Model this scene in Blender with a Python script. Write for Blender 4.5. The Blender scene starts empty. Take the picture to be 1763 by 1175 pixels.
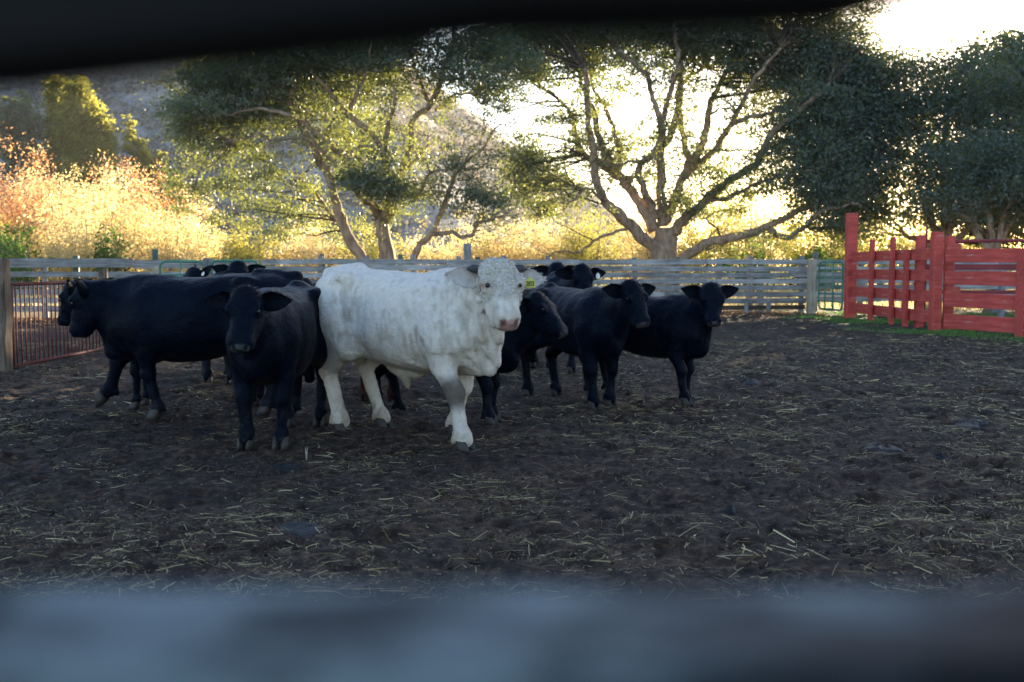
import bpy, bmesh, math, random
import numpy as np
from mathutils import Vector, Matrix
R = math.radians
random.seed(7)
rng = np.random.default_rng(7)
sc = bpy.context.scene

# ------------------------------------------------------------------ camera
cam_d = bpy.data.cameras.new('camera')
cam = bpy.data.objects.new('camera', cam_d)
sc.collection.objects.link(cam)
cam.location = (0, 0, 1.43)
cam.rotation_euler = (R(90 - 4.15), 0, 0)
cam_d.sensor_width = 36.0
cam_d.lens = 36.75
cam_d.clip_start = 0.02
cam_d.clip_end = 3000
cam_d.dof.use_dof = True
cam_d.dof.focus_distance = 8.4
cam_d.dof.aperture_fstop = 2.8
sc.camera = cam

# ------------------------------------------------------------------ light
SUN_AZ = R(25.0)      # to the right of the viewing direction
SUN_EL = R(9.0)
w = bpy.data.worlds.new('World'); sc.world = w; w.use_nodes = True
nt = w.node_tree
bg = nt.nodes['Background']
sky = nt.nodes.new('ShaderNodeTexSky')
sky.sky_type = 'NISHITA'
sky.sun_disc = False
sky.sun_elevation = SUN_EL
sky.sun_rotation = SUN_AZ
sky.air_density = 1.0
sky.dust_density = 0.6
sky.ozone_density = 2.5
tint = nt.nodes.new('ShaderNodeVectorMath'); tint.operation = 'MULTIPLY'; tint.inputs[1].default_value = (1.09, 0.97, 0.95)
nt.links.new(sky.outputs[0], tint.inputs[0]); nt.links.new(tint.outputs[0], bg.inputs[0])
bg.inputs[1].default_value = 0.09
sl = bpy.data.lights.new('sun', 'SUN')
sl.energy = 5.0
sl.angle = R(0.55)
sl.color = (1.0, 0.80, 0.52)
sun = bpy.data.objects.new('sun', sl); sc.collection.objects.link(sun)
sdir = Vector((math.sin(SUN_AZ) * math.cos(SUN_EL), math.cos(SUN_AZ) * math.cos(SUN_EL), math.sin(SUN_EL)))
sun.rotation_euler = sdir.to_track_quat('Z', 'Y').to_euler()
sun.location = sdir * 60
sc.view_settings.view_transform = 'Standard'
sc.view_settings.look = 'None'
sc.view_settings.gamma = 1.0
sc.view_settings.exposure = 2.7

# ------------------------------------------------------------------ helpers
COL = sc.collection
def link(o, parent=None):
    COL.objects.link(o)
    if parent is not None:
        o.parent = parent
    return o
def tag(o, label=None, cat=None, group=None, kind=None):
    if label: o['label'] = label
    if cat: o['category'] = cat
    if group: o['group'] = group
    if kind: o['kind'] = kind
    return o
def thing(name, label, cat, loc=(0, 0, 0), rz=0.0, group=None):
    o = bpy.data.objects.new(name, None); link(o)
    o.location = loc; o.rotation_euler = (0, 0, rz)
    o.empty_display_size = 0.2
    return tag(o, label, cat, group)
def np_mesh(name, V, F, mat=None, parent=None, smooth=True, attrs=None):
    """V (n,3); F (m,k) or a list of arrays with different k"""
    me = bpy.data.meshes.new(name)
    V = np.asarray(V, np.float32)
    Fs = F if isinstance(F, list) else [F]
    Fs = [np.asarray(f, np.int32) for f in Fs if len(f)]
    me.vertices.add(len(V)); me.vertices.foreach_set('co', V.ravel())
    nl = sum(f.size for f in Fs); nf = sum(len(f) for f in Fs)
    me.loops.add(nl); me.polygons.add(nf)
    me.loops.foreach_set('vertex_index', np.concatenate([f.ravel() for f in Fs]))
    tot = np.concatenate([np.full(len(f), f.shape[1], np.int32) for f in Fs])
    st = np.concatenate([[0], np.cumsum(tot)[:-1]]).astype(np.int32)
    me.polygons.foreach_set('loop_start', st)
    try: me.polygons.foreach_set('loop_total', tot)
    except Exception: pass
    me.polygons.foreach_set('use_smooth', np.full(nf, smooth))
    for an, arr in (attrs or {}).items():
        arr = np.asarray(arr, np.float32)
        if arr.ndim == 1:
            a = me.attributes.new(an, 'FLOAT', 'POINT'); a.data.foreach_set('value', arr)
        else:
            if arr.shape[1] == 3: arr = np.concatenate([arr, np.ones((len(arr), 1), np.float32)], 1)
            a = me.attributes.new(an, 'FLOAT_COLOR', 'POINT'); a.data.foreach_set('color', arr.ravel())
    me.update(calc_edges=True); me.validate()
    if mat: me.materials.append(mat)
    o = bpy.data.objects.new(name, me)
    return link(o, parent)
class MB:
    """collects shapes into one mesh"""
    def __init__(s): s.V = []; s.F4 = []; s.F3 = []; s.n = 0; s.A = []
    def add(s, V, F4=(), F3=(), a=0.0):
        V = np.asarray(V, float)
        s.V.append(V); s.A.append(np.full(len(V), a))
        if len(F4): s.F4.append(np.asarray(F4, int) + s.n)
        if len(F3): s.F3.append(np.asarray(F3, int) + s.n)
        s.n += len(V)
    def box(s, c, d, rz=0.0, jit=0.0, a=0.0):
        x, y, z = [q / 2 for q in d]; b = min(x, y, z) * 0.18
        V = []
        for sx in (-1, 1):
            for sy in (-1, 1):
                for sz in (-1, 1):
                    V += [(sx * (x - b), sy * (y - b), sz * z), (sx * (x - b), sy * y, sz * (z - b)), (sx * x, sy * (y - b), sz * (z - b))]
        bm = bmesh.new()
        for v in V: bm.verts.new(v)
        bmesh.ops.convex_hull(bm, input=bm.verts)
        bm.verts.index_update()
        V = np.array([v.co[:] for v in bm.verts]) + rng.normal(0, 1, (len(bm.verts), 3)) * jit
        f3 = [[v.index for v in f.verts] for f in bm.faces if len(f.verts) == 3]
        f4 = [[v.index for v in f.verts] for f in bm.faces if len(f.verts) == 4]
        bm.free()
        ca, sa = math.cos(rz), math.sin(rz)
        V = np.stack([V[:, 0] * ca - V[:, 1] * sa, V[:, 0] * sa + V[:, 1] * ca, V[:, 2]], 1) + np.array(c)
        s.add(V, f4, f3, a)
    def tube(s, P, rad, seg=8, cap=True, a=0.0, wob=0.0):
        P = np.asarray(P, float); n = len(P)
        rad = np.broadcast_to(np.asarray(rad, float), (n,))
        T = np.gradient(P, axis=0); T /= np.linalg.norm(T, axis=1, keepdims=True) + 1e-9
        up = np.array([0, 0, 1.0]) if abs(T[0, 2]) < 0.9 else np.array([0, 1.0, 0])
        V = []
        u = np.cross(T[0], up); u /= np.linalg.norm(u)
        for i in range(n):
            u = u - T[i] * u.dot(T[i]); u /= np.linalg.norm(u) + 1e-9
            v = np.cross(T[i], u)
            th = np.arange(seg) / seg * 2 * math.pi
            rr = rad[i] * (1 + wob * rng.normal(0, 1, seg))
            V.append(P[i] + np.outer(np.cos(th) * rr, u) + np.outer(np.sin(th) * rr, v))
        V = np.concatenate(V)
        i = np.arange(n - 1)[:, None] * seg; j = np.arange(seg)[None, :]; j2 = (j + 1) % seg
        F = np.stack([i + j, i + j2, i + seg + j2, i + seg + j], -1).reshape(-1, 4)
        f3 = []
        if cap:
            V = np.concatenate([V, P[:1], P[-1:]]); c0 = n * seg; c1 = c0 + 1
            for q in range(seg):
                f3.append((c0, (q + 1) % seg, q)); b = (n - 1) * seg; f3.append((c1, b + q, b + (q + 1) % seg))
        s.add(V, F, f3, a)
    def build(s, name, mat, parent=None, smooth=True, loc=None, rz=None):
        F = []
        if s.F4: F.append(np.concatenate(s.F4))
        if s.F3: F.append(np.concatenate(s.F3))
        o = np_mesh(name, np.concatenate(s.V), F, mat, parent, smooth, {'tone': np.concatenate(s.A)})
        if loc is not None: o.location = loc
        if rz is not None: o.rotation_euler = (0, 0, rz)
        return o
def lattice_noise(P, freq, seed):
    """value noise in [-1,1], cheap and vectorised"""
    r = np.random.default_rng(seed); N = 32
    L = r.uniform(-1, 1, (N, N, N)).astype(np.float32)
    q = np.asarray(P, np.float32) * freq + 1000.0
    i = np.floor(q).astype(np.int32); f = q - i; f = f * f * (3 - 2 * f)
    i %= N; j = (i + 1) % N
    x0, y0, z0 = i[..., 0], i[..., 1], i[..., 2]; x1, y1, z1 = j[..., 0], j[..., 1], j[..., 2]
    fx, fy, fz = f[..., 0], f[..., 1], f[..., 2]
    a = L[x0, y0, z0] * (1 - fx) + L[x1, y0, z0] * fx; b = L[x0, y1, z0] * (1 - fx) + L[x1, y1, z0] * fx
    c = L[x0, y0, z1] * (1 - fx) + L[x1, y0, z1] * fx; d = L[x0, y1, z1] * (1 - fx) + L[x1, y1, z1] * fx
    return (a * (1 - fy) + b * fy) * (1 - fz) + (c * (1 - fy) + d * fy) * fz
def sstep(a, b, x):
    t = np.clip((x - a) / (b - a), 0, 1); return t * t * (3 - 2 * t)
def spl(xs, ys, x):
    """smooth monotone-ish interpolation"""
    xs = np.asarray(xs, float); ys = np.asarray(ys, float)
    m = np.gradient(ys, xs); i = np.clip(np.searchsorted(xs, x) - 1, 0, len(xs) - 2)
    h = xs[i + 1] - xs[i]; t = np.clip((x - xs[i]) / h, 0, 1)
    return ((2*t**3 - 3*t**2 + 1) * ys[i] + (t**3 - 2*t**2 + t) * h * m[i] + (-2*t**3 + 3*t**2) * ys[i + 1] + (t**3 - t**2) * h * m[i + 1])

# ------------------------------------------------------------------ materials
def mat_new(name):
    m = bpy.data.materials.new(name); m.use_nodes = True
    n = m.node_tree; b = n.nodes['Principled BSDF']
    return m, n, b
def N(n, t, **kw):
    x = n.nodes.new(t)
    for k, v in kw.items():
        if hasattr(x, k): setattr(x, k, v)
        else: x.inputs[k.replace('_', ' ')].default_value = v
    return x
def ramp(n, stops, src):
    r = n.nodes.new('ShaderNodeValToRGB'); e = r.color_ramp.elements
    while len(e) < len(stops): e.new(0.5)
    for el, (p, c) in zip(e, stops): el.position = p; el.color = (*c, 1)
    n.links.new(src, r.inputs[0]); return r
def noise(n, vec, scale, detail=4, rough=0.55):
    x = n.nodes.new('ShaderNodeTexNoise'); x.inputs['Scale'].default_value = scale
    x.inputs['Detail'].default_value = detail; x.inputs['Roughness'].default_value = rough
    if vec is not None: n.links.new(vec, x.inputs['Vector'])
    return x
def bump(n, b, h, strength=0.5, dist=0.02, prev=None):
    x = n.nodes.new('ShaderNodeBump'); x.inputs['Strength'].default_value = strength; x.inputs['Distance'].default_value = dist
    n.links.new(h, x.inputs['Height'])
    if prev: n.links.new(prev.outputs[0], x.inputs['Normal'])
    n.links.new(x.outputs[0], b.inputs['Normal']); return x
def wood(name, cols, rough=0.85, scale=(1.2, 26, 26), tone=0.5, bumpd=0.004, twig=False, stops=(0.28, 0.5, 0.72)):
    """grain runs along the object's own x axis; every board gets its own tone"""
    m, n, b = mat_new(name)
    tc = N(n, 'ShaderNodeTexCoord'); oi = N(n, 'ShaderNodeObjectInfo')
    ad = N(n, 'ShaderNodeVectorMath', operation='ADD'); mu = N(n, 'ShaderNodeVectorMath', operation='SCALE'); mu.inputs['Scale'].default_value = 37.0
    cx = N(n, 'ShaderNodeCombineXYZ'); n.links.new(oi.outputs['Random'], cx.inputs[0]); n.links.new(oi.outputs['Random'], cx.inputs[1])
    n.links.new(cx.outputs[0], mu.inputs[0]); n.links.new(tc.outputs['Object'], ad.inputs[0]); n.links.new(mu.outputs[0], ad.inputs[1])
    mp = N(n, 'ShaderNodeMapping'); mp.inputs['Scale'].default_value = scale; n.links.new(ad.outputs[0], mp.inputs[0])
    g = noise(n, mp.outputs[0], 1.0, 6, 0.65)
    bl = noise(n, ad.outputs[0], 2.3, 4, 0.6)
    mx = N(n, 'ShaderNodeMath', operation='MULTIPLY_ADD'); n.links.new(bl.outputs[0], mx.inputs[0]); mx.inputs[1].default_value = 0.6
    n.links.new(g.outputs[0], mx.inputs[2])
    sb = N(n, 'ShaderNodeMath', operation='SUBTRACT'); n.links.new(mx.outputs[0], sb.inputs[0]); sb.inputs[1].default_value = 0.3
    r = ramp(n, [(s_, c_) for s_, c_ in zip(stops, cols)], sb.outputs[0])
    ml = N(n, 'ShaderNodeMapRange'); n.links.new(oi.outputs['Random'], ml.inputs[0]); ml.inputs[3].default_value = 1 - tone * 0.5; ml.inputs[4].default_value = 1 + tone * 0.35
    vm = N(n, 'ShaderNodeVectorMath', operation='SCALE'); n.links.new(r.outputs[0], vm.inputs[0]); n.links.new(ml.outputs[0], vm.inputs['Scale'])
    if twig:      # twigs darkened to offset the pale front light on them
        at = N(n, 'ShaderNodeAttribute'); at.attribute_name = 'tone'; mr = N(n, 'ShaderNodeMapRange'); mr.inputs[3].default_value = 1.0; mr.inputs[4].default_value = 0.35
        n.links.new(at.outputs['Fac'], mr.inputs[0]); v2 = N(n, 'ShaderNodeVectorMath', operation='SCALE'); n.links.new(vm.outputs[0], v2.inputs[0]); n.links.new(mr.outputs[0], v2.inputs['Scale']); vm = v2
    n.links.new(vm.outputs[0], b.inputs['Base Color']); b.inputs['Roughness'].default_value = rough
    b.inputs['Specular IOR Level'].default_value = 0.25
    bump(n, b, g.outputs[0], 0.7, bumpd)
    return m
def paint(name, base, worn, rough=0.6, amt=0.62, metal=False):
    m, n, b = mat_new(name)
    tc = N(n, 'ShaderNodeTexCoord')
    mp = N(n, 'ShaderNodeMapping'); mp.inputs['Scale'].default_value = (1.0, 6, 6); n.links.new(tc.outputs['Object'], mp.inputs[0])
    a = noise(n, mp.outputs[0], 2.2, 7, 0.68); c = noise(n, tc.outputs['Object'], 1.1, 3, 0.5)
    r1 = ramp(n, [(0.3, tuple(q * 0.66 for q in base)), (0.6, base), (0.85, tuple(min(1, q * 1.2) for q in base))], c.outputs[0])
    r2 = ramp(n, [(amt, (0, 0, 0)), (amt + 0.09, (1, 1, 1))], a.outputs[0])
    mp3 = N(n, 'ShaderNodeMapping'); mp3.inputs['Scale'].default_value = (0.5, 9, 9); n.links.new(tc.outputs['Object'], mp3.inputs[0])
    f3 = noise(n, mp3.outputs[0], 3.0, 5, 0.7); r3 = ramp(n, [(0.36, (0.72, 0.70, 0.70)), (0.5, (1, 1, 1)), (0.66, (1.08, 1.40, 1.5))], f3.outputs[0])      # grain and fading
    mu3 = N(n, 'ShaderNodeVectorMath', operation='MULTIPLY'); n.links.new(r1.outputs[0], mu3.inputs[0]); n.links.new(r3.outputs[0], mu3.inputs[1])
    mx = N(n, 'ShaderNodeMix', data_type='RGBA'); n.links.new(r2.outputs[0], mx.inputs['Factor']); n.links.new(mu3.outputs[0], mx.inputs['A']); mx.inputs['B'].default_value = (*worn, 1)
    n.links.new(mx.outputs['Result'], b.inputs['Base Color']); b.inputs['Roughness'].default_value = rough
    b.inputs['Specular IOR Level'].default_value = 0.35
    bump(n, b, a.outputs[0], 0.35, 0.004)
    return m
def plain(name, col, rough=0.6, spec=0.5):
    m, n, b = mat_new(name)
    tc = N(n, 'ShaderNodeTexCoord'); a = noise(n, tc.outputs['Object'], 30, 3)
    r = ramp(n, [(0.3, tuple(q * 0.75 for q in col)), (0.7, tuple(min(1, q * 1.15) for q in col))], a.outputs[0])
    n.links.new(r.outputs[0], b.inputs['Base Color']); b.inputs['Roughness'].default_value = rough; b.inputs['Specular IOR Level'].default_value = spec
    return m
def leaf_mat(name, cols, trans=0.45, tcol=None, rough=0.5, spec=0.3):
    """cols: ramp over the per-leaf random value; thin leaves let the sun through"""
    m, n, b = mat_new(name)
    at = N(n, 'ShaderNodeAttribute'); at.attribute_name = 'rnd'
    r = ramp(n, [(i / max(1, len(cols) - 1), c) for i, c in enumerate(cols)], at.outputs['Fac'])
    n.links.new(r.outputs[0], b.inputs['Base Color']); b.inputs['Roughness'].default_value = rough; b.inputs['Specular IOR Level'].default_value = spec
    tr = N(n, 'ShaderNodeBsdfTranslucent')
    tm = N(n, 'ShaderNodeVectorMath', operation='MULTIPLY'); n.links.new(r.outputs[0], tm.inputs[0]); tm.inputs[1].default_value = tcol or (1.8, 1.7, 0.8)
    n.links.new(tm.outputs[0], tr.inputs[0])
    ms = N(n, 'ShaderNodeMixShader'); ms.inputs[0].default_value = trans
    n.links.new(b.outputs[0], ms.inputs[1]); n.links.new(tr.outputs[0], ms.inputs[2])
    n.links.new(ms.outputs[0], n.nodes['Material Output'].inputs[0])
    return m
def hide_mat(name, rough, spec, lo=0.72, sheen=0.0):
    """coat of an animal: colour from the vertex paint, fine hair relief"""
    m, n, b = mat_new(name)
    at = N(n, 'ShaderNodeAttribute'); at.attribute_name = 'Col'
    tc = N(n, 'ShaderNodeTexCoord')
    h = noise(n, tc.outputs['Object'], 90, 3, 0.6); h2 = noise(n, tc.outputs['Object'], 26, 4, 0.6)
    r = ramp(n, [(0.3, (lo, lo * 0.99, lo * 0.97)), (0.65, (1.06, 1.06, 1.06))], h2.outputs[0])
    mm = N(n, 'ShaderNodeVectorMath', operation='MULTIPLY'); n.links.new(at.outputs['Color'], mm.inputs[0]); n.links.new(r.outputs[0], mm.inputs[1])
    n.links.new(mm.outputs[0], b.inputs['Base Color'])
    b.inputs['Roughness'].default_value = rough; b.inputs['Specular IOR Level'].default_value = spec
    if spec < 0.2: b.inputs['Specular Tint'].default_value = (0.55, 0.78, 1.0, 1)  # reflections on the black coats tinted sky blue
    if sheen:
        b.inputs['Sheen Weight'].default_value = sheen; b.inputs['Sheen Roughness'].default_value = 0.45
    x = bump(n, b, h.outputs[0], 0.5, 0.010)
    bump(n, b, h2.outputs[0], 0.6, 0.020, x)
    return m

M = {}
M['grey_wood'] = wood('weathered_grey_wood', [(0.13, 0.122, 0.115), (0.31, 0.30, 0.29), (0.46, 0.45, 0.43)], tone=0.7)
M['post_wood'] = wood('brown_post_wood', [(0.03, 0.02, 0.014), (0.13, 0.095, 0.068), (0.25, 0.20, 0.155)], scale=(16, 16, 1.2), tone=0.3, bumpd=0.012)
M['grey_post'] = wood('grey_post_wood', [(0.10, 0.095, 0.09), (0.22, 0.22, 0.225), (0.34, 0.34, 0.35)], scale=(20, 20, 1.4), tone=0.6)
M['tan_post'] = wood('tan_post_wood', [(0.22, 0.17, 0.12), (0.38, 0.31, 0.24), (0.5, 0.43, 0.35)], scale=(18, 18, 1.2), tone=0.1)
M['dark_board'] = wood('near_black_wood', [(0.0035, 0.003, 0.003), (0.006, 0.005, 0.005), (0.011, 0.009, 0.008)], tone=0.0)  # almost black wood colour for the upper rail
M['near_wood'] = wood('near_grey_wood', [(0.008, 0.008, 0.009), (0.034, 0.041, 0.045), (0.155, 0.185, 0.192)], scale=(6, 10, 10), tone=0.0, stops=(0.40, 0.50, 0.60))
M['dark_plank'] = wood('dark_brown_plank', [(0.03, 0.02, 0.015), (0.06, 0.042, 0.03), (0.10, 0.075, 0.055)], tone=0.3)
M['red'] = paint('red_barn_paint', (0.60, 0.076, 0.058), (0.58, 0.26, 0.23), 0.6, 0.60)
M['red_back'] = paint('dull_red_paint', (0.30, 0.045, 0.045), (0.34, 0.2, 0.19), 0.65, 0.72)
M['green'] = paint('green_gate_paint', (0.07, 0.24, 0.14), (0.35, 0.42, 0.37), 0.45, 0.68)
M['green_post'] = paint('green_post_paint', (0.05, 0.11, 0.10), (0.2, 0.22, 0.2), 0.6, 0.70)
M['rust'] = paint('rusty_red_pipe', (0.19, 0.045, 0.032), (0.25, 0.14, 0.10), 0.7, 0.62)
M['bark'] = wood('oak_bark', [(0.13, 0.085, 0.058), (0.31, 0.215, 0.155), (0.45, 0.35, 0.27)], scale=(7, 7, 2.2), tone=0.2, bumpd=0.03, twig=True)
M['twig'] = plain('grey_twig', (0.20, 0.16, 0.13), 0.85, 0.2)
M['oak_leaf'] = leaf_mat('oak_leaves', [(0.058, 0.088, 0.080), (0.098, 0.135, 0.120), (0.140, 0.172, 0.145)], 0.44, (2.5, 2.1, 0.45), 0.42, 0.75)
M['dark_leaf'] = leaf_mat('dark_oak_leaves', [(0.040, 0.064, 0.058), (0.074, 0.106, 0.092), (0.108, 0.136, 0.108)], 0.40, (2.6, 2.1, 0.5), 0.42, 0.75)
M['olive_leaf'] = leaf_mat('olive_leaves', [(0.09, 0.11, 0.035), (0.22, 0.23, 0.07), (0.36, 0.34, 0.12)], 0.58, (1.6, 1.5, 0.7))
M['gold_leaf'] = leaf_mat('golden_leaves', [(0.50, 0.36, 0.13), (0.74, 0.61, 0.30), (0.80, 0.72, 0.48)], 0.55, (1.12, 1.12, 1.05))
M['orange_leaf'] = leaf_mat('orange_leaves', [(0.46, 0.20, 0.07), (0.70, 0.40, 0.18), (0.78, 0.58, 0.40)], 0.52, (1.15, 1.05, 0.95))
M['lime_leaf'] = leaf_mat('yellow_green_leaves', [(0.16, 0.19, 0.04), (0.40, 0.38, 0.09), (0.60, 0.52, 0.20)], 0.55, (1.2, 1.18, 0.9))
M['green_leaf'] = leaf_mat('green_shrub_leaves', [(0.035, 0.075, 0.02), (0.06, 0.12, 0.03), (0.10, 0.17, 0.045)], 0.45, (1.6, 1.7, 0.7))
M['scrub'] = leaf_mat('chaparral_leaves', [(0.15, 0.155, 0.15), (0.25, 0.245, 0.235), (0.36, 0.33, 0.29)], 0.2, (1.2, 1.1, 0.9), 0.8)
M['straw'] = leaf_mat('straw_bits', [(0.11, 0.075, 0.038), (0.40, 0.295, 0.135), (0.68, 0.56, 0.31)], 0.1, (1, 1, 0.9), 0.6)
M['grass'] = leaf_mat('short_grass', [(0.06, 0.14, 0.03), (0.11, 0.24, 0.05), (0.17, 0.29, 0.08)], 0.35, (1.3, 1.4, 0.7))
M['litter'] = leaf_mat('leaf_litter', [(0.10, 0.05, 0.025), (0.22, 0.13, 0.07), (0.34, 0.24, 0.14)], 0.2, (1.2, 1, 0.8))
M['white_hide'] = hide_mat('white_hide', 0.75, 0.2, 0.90)
M['black_hide'] = hide_mat('black_hide', 0.42, 0.085)
M['eye'] = plain('dark_eye', (0.010, 0.007, 0.006), 0.08, 0.6)
M['hoof'] = plain('hoof_horn', (0.036, 0.030, 0.026), 0.55, 0.4)
M['horn'] = plain('dark_horn', (0.05, 0.05, 0.052), 0.5, 0.4)
M['tag_yellow'] = plain('yellow_tag', (0.62, 0.60, 0.09), 0.45)
M['tag_white'] = plain('white_tag', (0.75, 0.76, 0.72), 0.45)
M['tag_orange'] = plain('tan_tag', (0.5, 0.27, 0.08), 0.5)
M['ink'] = plain('black_ink', (0.02, 0.02, 0.015), 0.6)
M['dung'] = None
# ------------------------------------------------------------------ ground
def gh_base(x, y):
    """height of the trampled yard and the field"""
    P = np.stack([x, y, np.zeros_like(x)], -1)
    near = 1 - sstep(40, 60, np.hypot(x, y - 10))
    z = 0.030 * lattice_noise(P, 0.55, 1) + 0.020 * lattice_noise(P, 1.9, 2)
    f = near * (0.026 * lattice_noise(P, 4.8, 3) + 0.014 * lattice_noise(P, 11, 4) + 0.007 * lattice_noise(P, 24, 5))
    return z + f - 0.012
def axis_lines(parts, lo, hi):
    L = []
    for a, b, s in parts: L += list(np.arange(a, b, s))
    L.append(parts[-1][1])
    s = parts[-1][2]; v = L[-1]
    while v < hi: s *= 1.25; v += s; L.append(v)
    s = parts[0][2]; v = L[0]; pre = []
    while v > lo: s *= 1.25; v -= s; pre.append(v)
    return np.array(pre[::-1] + L)
gx = axis_lines([(-9, 11, 0.042)], -700, 700)
gy = axis_lines([(4.2, 12, 0.032), (12, 20, 0.07), (20, 34, 0.16)], -60, 900)
GX, GY = np.meshgrid(gx, gy, indexing='ij')
GZ = gh_base(GX, GY)
# hoof prints
for k in range(4200):
    hx = rng.uniform(-8.5, 10.5); hy = rng.uniform(4.4, 18); r = rng.uniform(0.05, 0.095); dp = rng.uniform(0.010, 0.034)
    i0, i1 = np.searchsorted(gx, [hx - 2 * r, hx + 2 * r]); j0, j1 = np.searchsorted(gy, [hy - 2 * r, hy + 2 * r])
    if i1 <= i0 or j1 <= j0: continue
    d = np.hypot(GX[i0:i1, j0:j1] - hx, (GY[i0:i1, j0:j1] - hy) * rng.uniform(0.75, 1.2)) / r
    GZ[i0:i1, j0:j1] += -dp * np.exp(-(d / 0.8) ** 4) + 0.4 * dp * np.exp(-((d - 1.25) / 0.35) ** 2)
def gz(x, y):
    """ground height at a point (scalar)"""
    i = int(np.clip(np.searchsorted(gx, x), 1, len(gx) - 1)); j = int(np.clip(np.searchsorted(gy, y), 1, len(gy) - 1))
    return float(GZ[i - 1:i + 1, j - 1:j + 1].mean())
def gzv(x, y):
    i = np.clip(np.searchsorted(gx, x), 1, len(gx) - 1); j = np.clip(np.searchsorted(gy, y), 1, len(gy) - 1)
    return (GZ[i, j] + GZ[i - 1, j - 1] + GZ[i - 1, j] + GZ[i, j - 1]) / 4
def fence_y(x):   # line of the far fence
    return 27.4 + (x + 16) * 0.155
P2 = np.stack([GX, GY, 0 * GX], -1)
wob = lattice_noise(P2, 0.5, 8) * 0.8 + lattice_noise(P2, 1.7, 9) * 0.4
yard = 1 - sstep(-0.8, 0.6, GY - fence_y(GX) + wob)
redx = 9.3 + sstep(22.8, 15, GY) * 5.0
yard *= 1 - sstep(-1.6, -0.2, (GX - redx) + wob * 0.8) * sstep(10, 14, GY)
green = sstep(-1.9, -0.9, (GX - redx) + wob) * sstep(12, 16, GY) * (1 - sstep(31, 33, GY)) * (1 - sstep(12, 20, GX - redx))
m, n, b = mat_new('trampled_soil'); M['soil'] = m
tc = N(n, 'ShaderNodeTexCoord'); O = tc.outputs['Object']
na = noise(n, O, 1.1, 5, 0.6); nb = noise(n, O, 14, 6, 0.7); nc = noise(n, O, 75, 4, 0.7); nd = noise(n, O, 4.0, 4, 0.6)
r1 = ramp(n, [(0.34, (0.0110, 0.0062, 0.0042)), (0.5, (0.0480, 0.0295, 0.0205)), (0.66, (0.135, 0.090, 0.063))], nb.outputs[0])
r2 = ramp(n, [(0.32, (0.62, 0.62, 0.64)), (0.68, (1.25, 1.18, 1.12))], na.outputs[0])
mm = N(n, 'ShaderNodeVectorMath', operation='MULTIPLY'); n.links.new(r1.outputs[0], mm.inputs[0]); n.links.new(r2.outputs[0], mm.inputs[1])
rf = ramp(n, [(0.3, (0.12, 0.085, 0.05)), (0.5, (0.24, 0.18, 0.10)), (0.75, (0.36, 0.29, 0.17))], nd.outputs[0])
rg = ramp(n, [(0.3, (0.035, 0.032, 0.022)), (0.55, (0.05, 0.06, 0.028)), (0.75, (0.07, 0.06, 0.045))], nb.outputs[0])
ay = N(n, 'ShaderNodeAttribute'); ay.attribute_name = 'yard'; ag = N(n, 'ShaderNodeAttribute'); ag.attribute_name = 'green'
m1 = N(n, 'ShaderNodeMix', data_type='RGBA'); n.links.new(ay.outputs['Fac'], m1.inputs['Factor']); n.links.new(rf.outputs[0], m1.inputs['A']); n.links.new(mm.outputs[0], m1.inputs['B'])
m2 = N(n, 'ShaderNodeMix', data_type='RGBA'); n.links.new(ag.outputs['Fac'], m2.inputs['Factor']); n.links.new(m1.outputs['Result'], m2.inputs['A']); n.links.new(rg.outputs[0], m2.inputs['B'])
n.links.new(m2.outputs['Result'], b.inputs['Base Color']); b.inputs['Roughness'].default_value = 0.9; b.inputs['Specular IOR Level'].default_value = 0.25
x = bump(n, b, nb.outputs[0], 1.0, 0.045); bump(n, b, nc.outputs[0], 1.0, 0.014, x)
ni, nj = GX.shape
idx = np.arange(ni * nj).reshape(ni, nj)
F = np.stack([idx[:-1, :-1], idx[1:, :-1], idx[1:, 1:], idx[:-1, 1:]], -1).reshape(-1, 4)
g = np_mesh('ground', np.stack([GX, GY, GZ], -1).reshape(-1, 3), F, M['soil'], attrs={'yard': yard.ravel(), 'green': green.ravel()})
tag(g, 'dark trampled soil of the cattle yard running out to dry field', 'ground', kind='structure')

# hills behind the valley
def hill_h(x, y):
    P = np.stack([x, y, 0 * x], -1)
    nz = 3.0 * lattice_noise(P, 0.028, 22) + 1.5 * lattice_noise(P, 0.075, 23) + 0.45 * lattice_noise(P, 0.25, 24)
    foot = np.maximum(0, y - 84 + 4 * lattice_noise(P, 0.03, 21)) * 0.44          # the slope towards the yard
    spur = 35.0 + 0.20 * (np.minimum(y, 240) - 210) - 0.76 * (x + 15.4)               # the flank falling to the right, open to the sun
    spur = np.where(spur < 6, 6 * np.exp(np.clip(spur - 6, -60, 0) / 6), spur)
    a = np.minimum(foot, spur); k = 4.0
    h = a - k * np.log1p(np.exp(-np.abs(foot - spur) / k)) + k * 0.0
    h = np.minimum(np.maximum(h, 0), 42 + 0.004 * np.minimum(y, 300))
    back = sstep(240, 420, y); h = h * (1 - 0.55 * back)
    return h + nz * np.clip(h / 12, 0, 1) - 0.5 * (1 - sstep(0.0, 1.2, h))
hx = np.concatenate([np.arange(-420, -150, 6), np.arange(-150, 90, 1.9), np.arange(90, 420, 6)])
hy = np.concatenate([np.arange(72, 260, 1.9), np.arange(260, 560, 12)])
HX, HY = np.meshgrid(hx, hy, indexing='ij'); HZ = hill_h(HX, HY)
m, n, b = mat_new('hillside'); M['hill'] = m
tc = N(n, 'ShaderNodeTexCoord'); O = tc.outputs['Object']
na = noise(n, O, 0.09, 5, 0.6); nb = noise(n, O, 0.9, 6, 0.7)
r1 = ramp(n, [(0.3, (0.24, 0.255, 0.28)), (0.5, (0.34, 0.345, 0.355)), (0.7, (0.45, 0.42, 0.395))], na.outputs[0])
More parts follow.
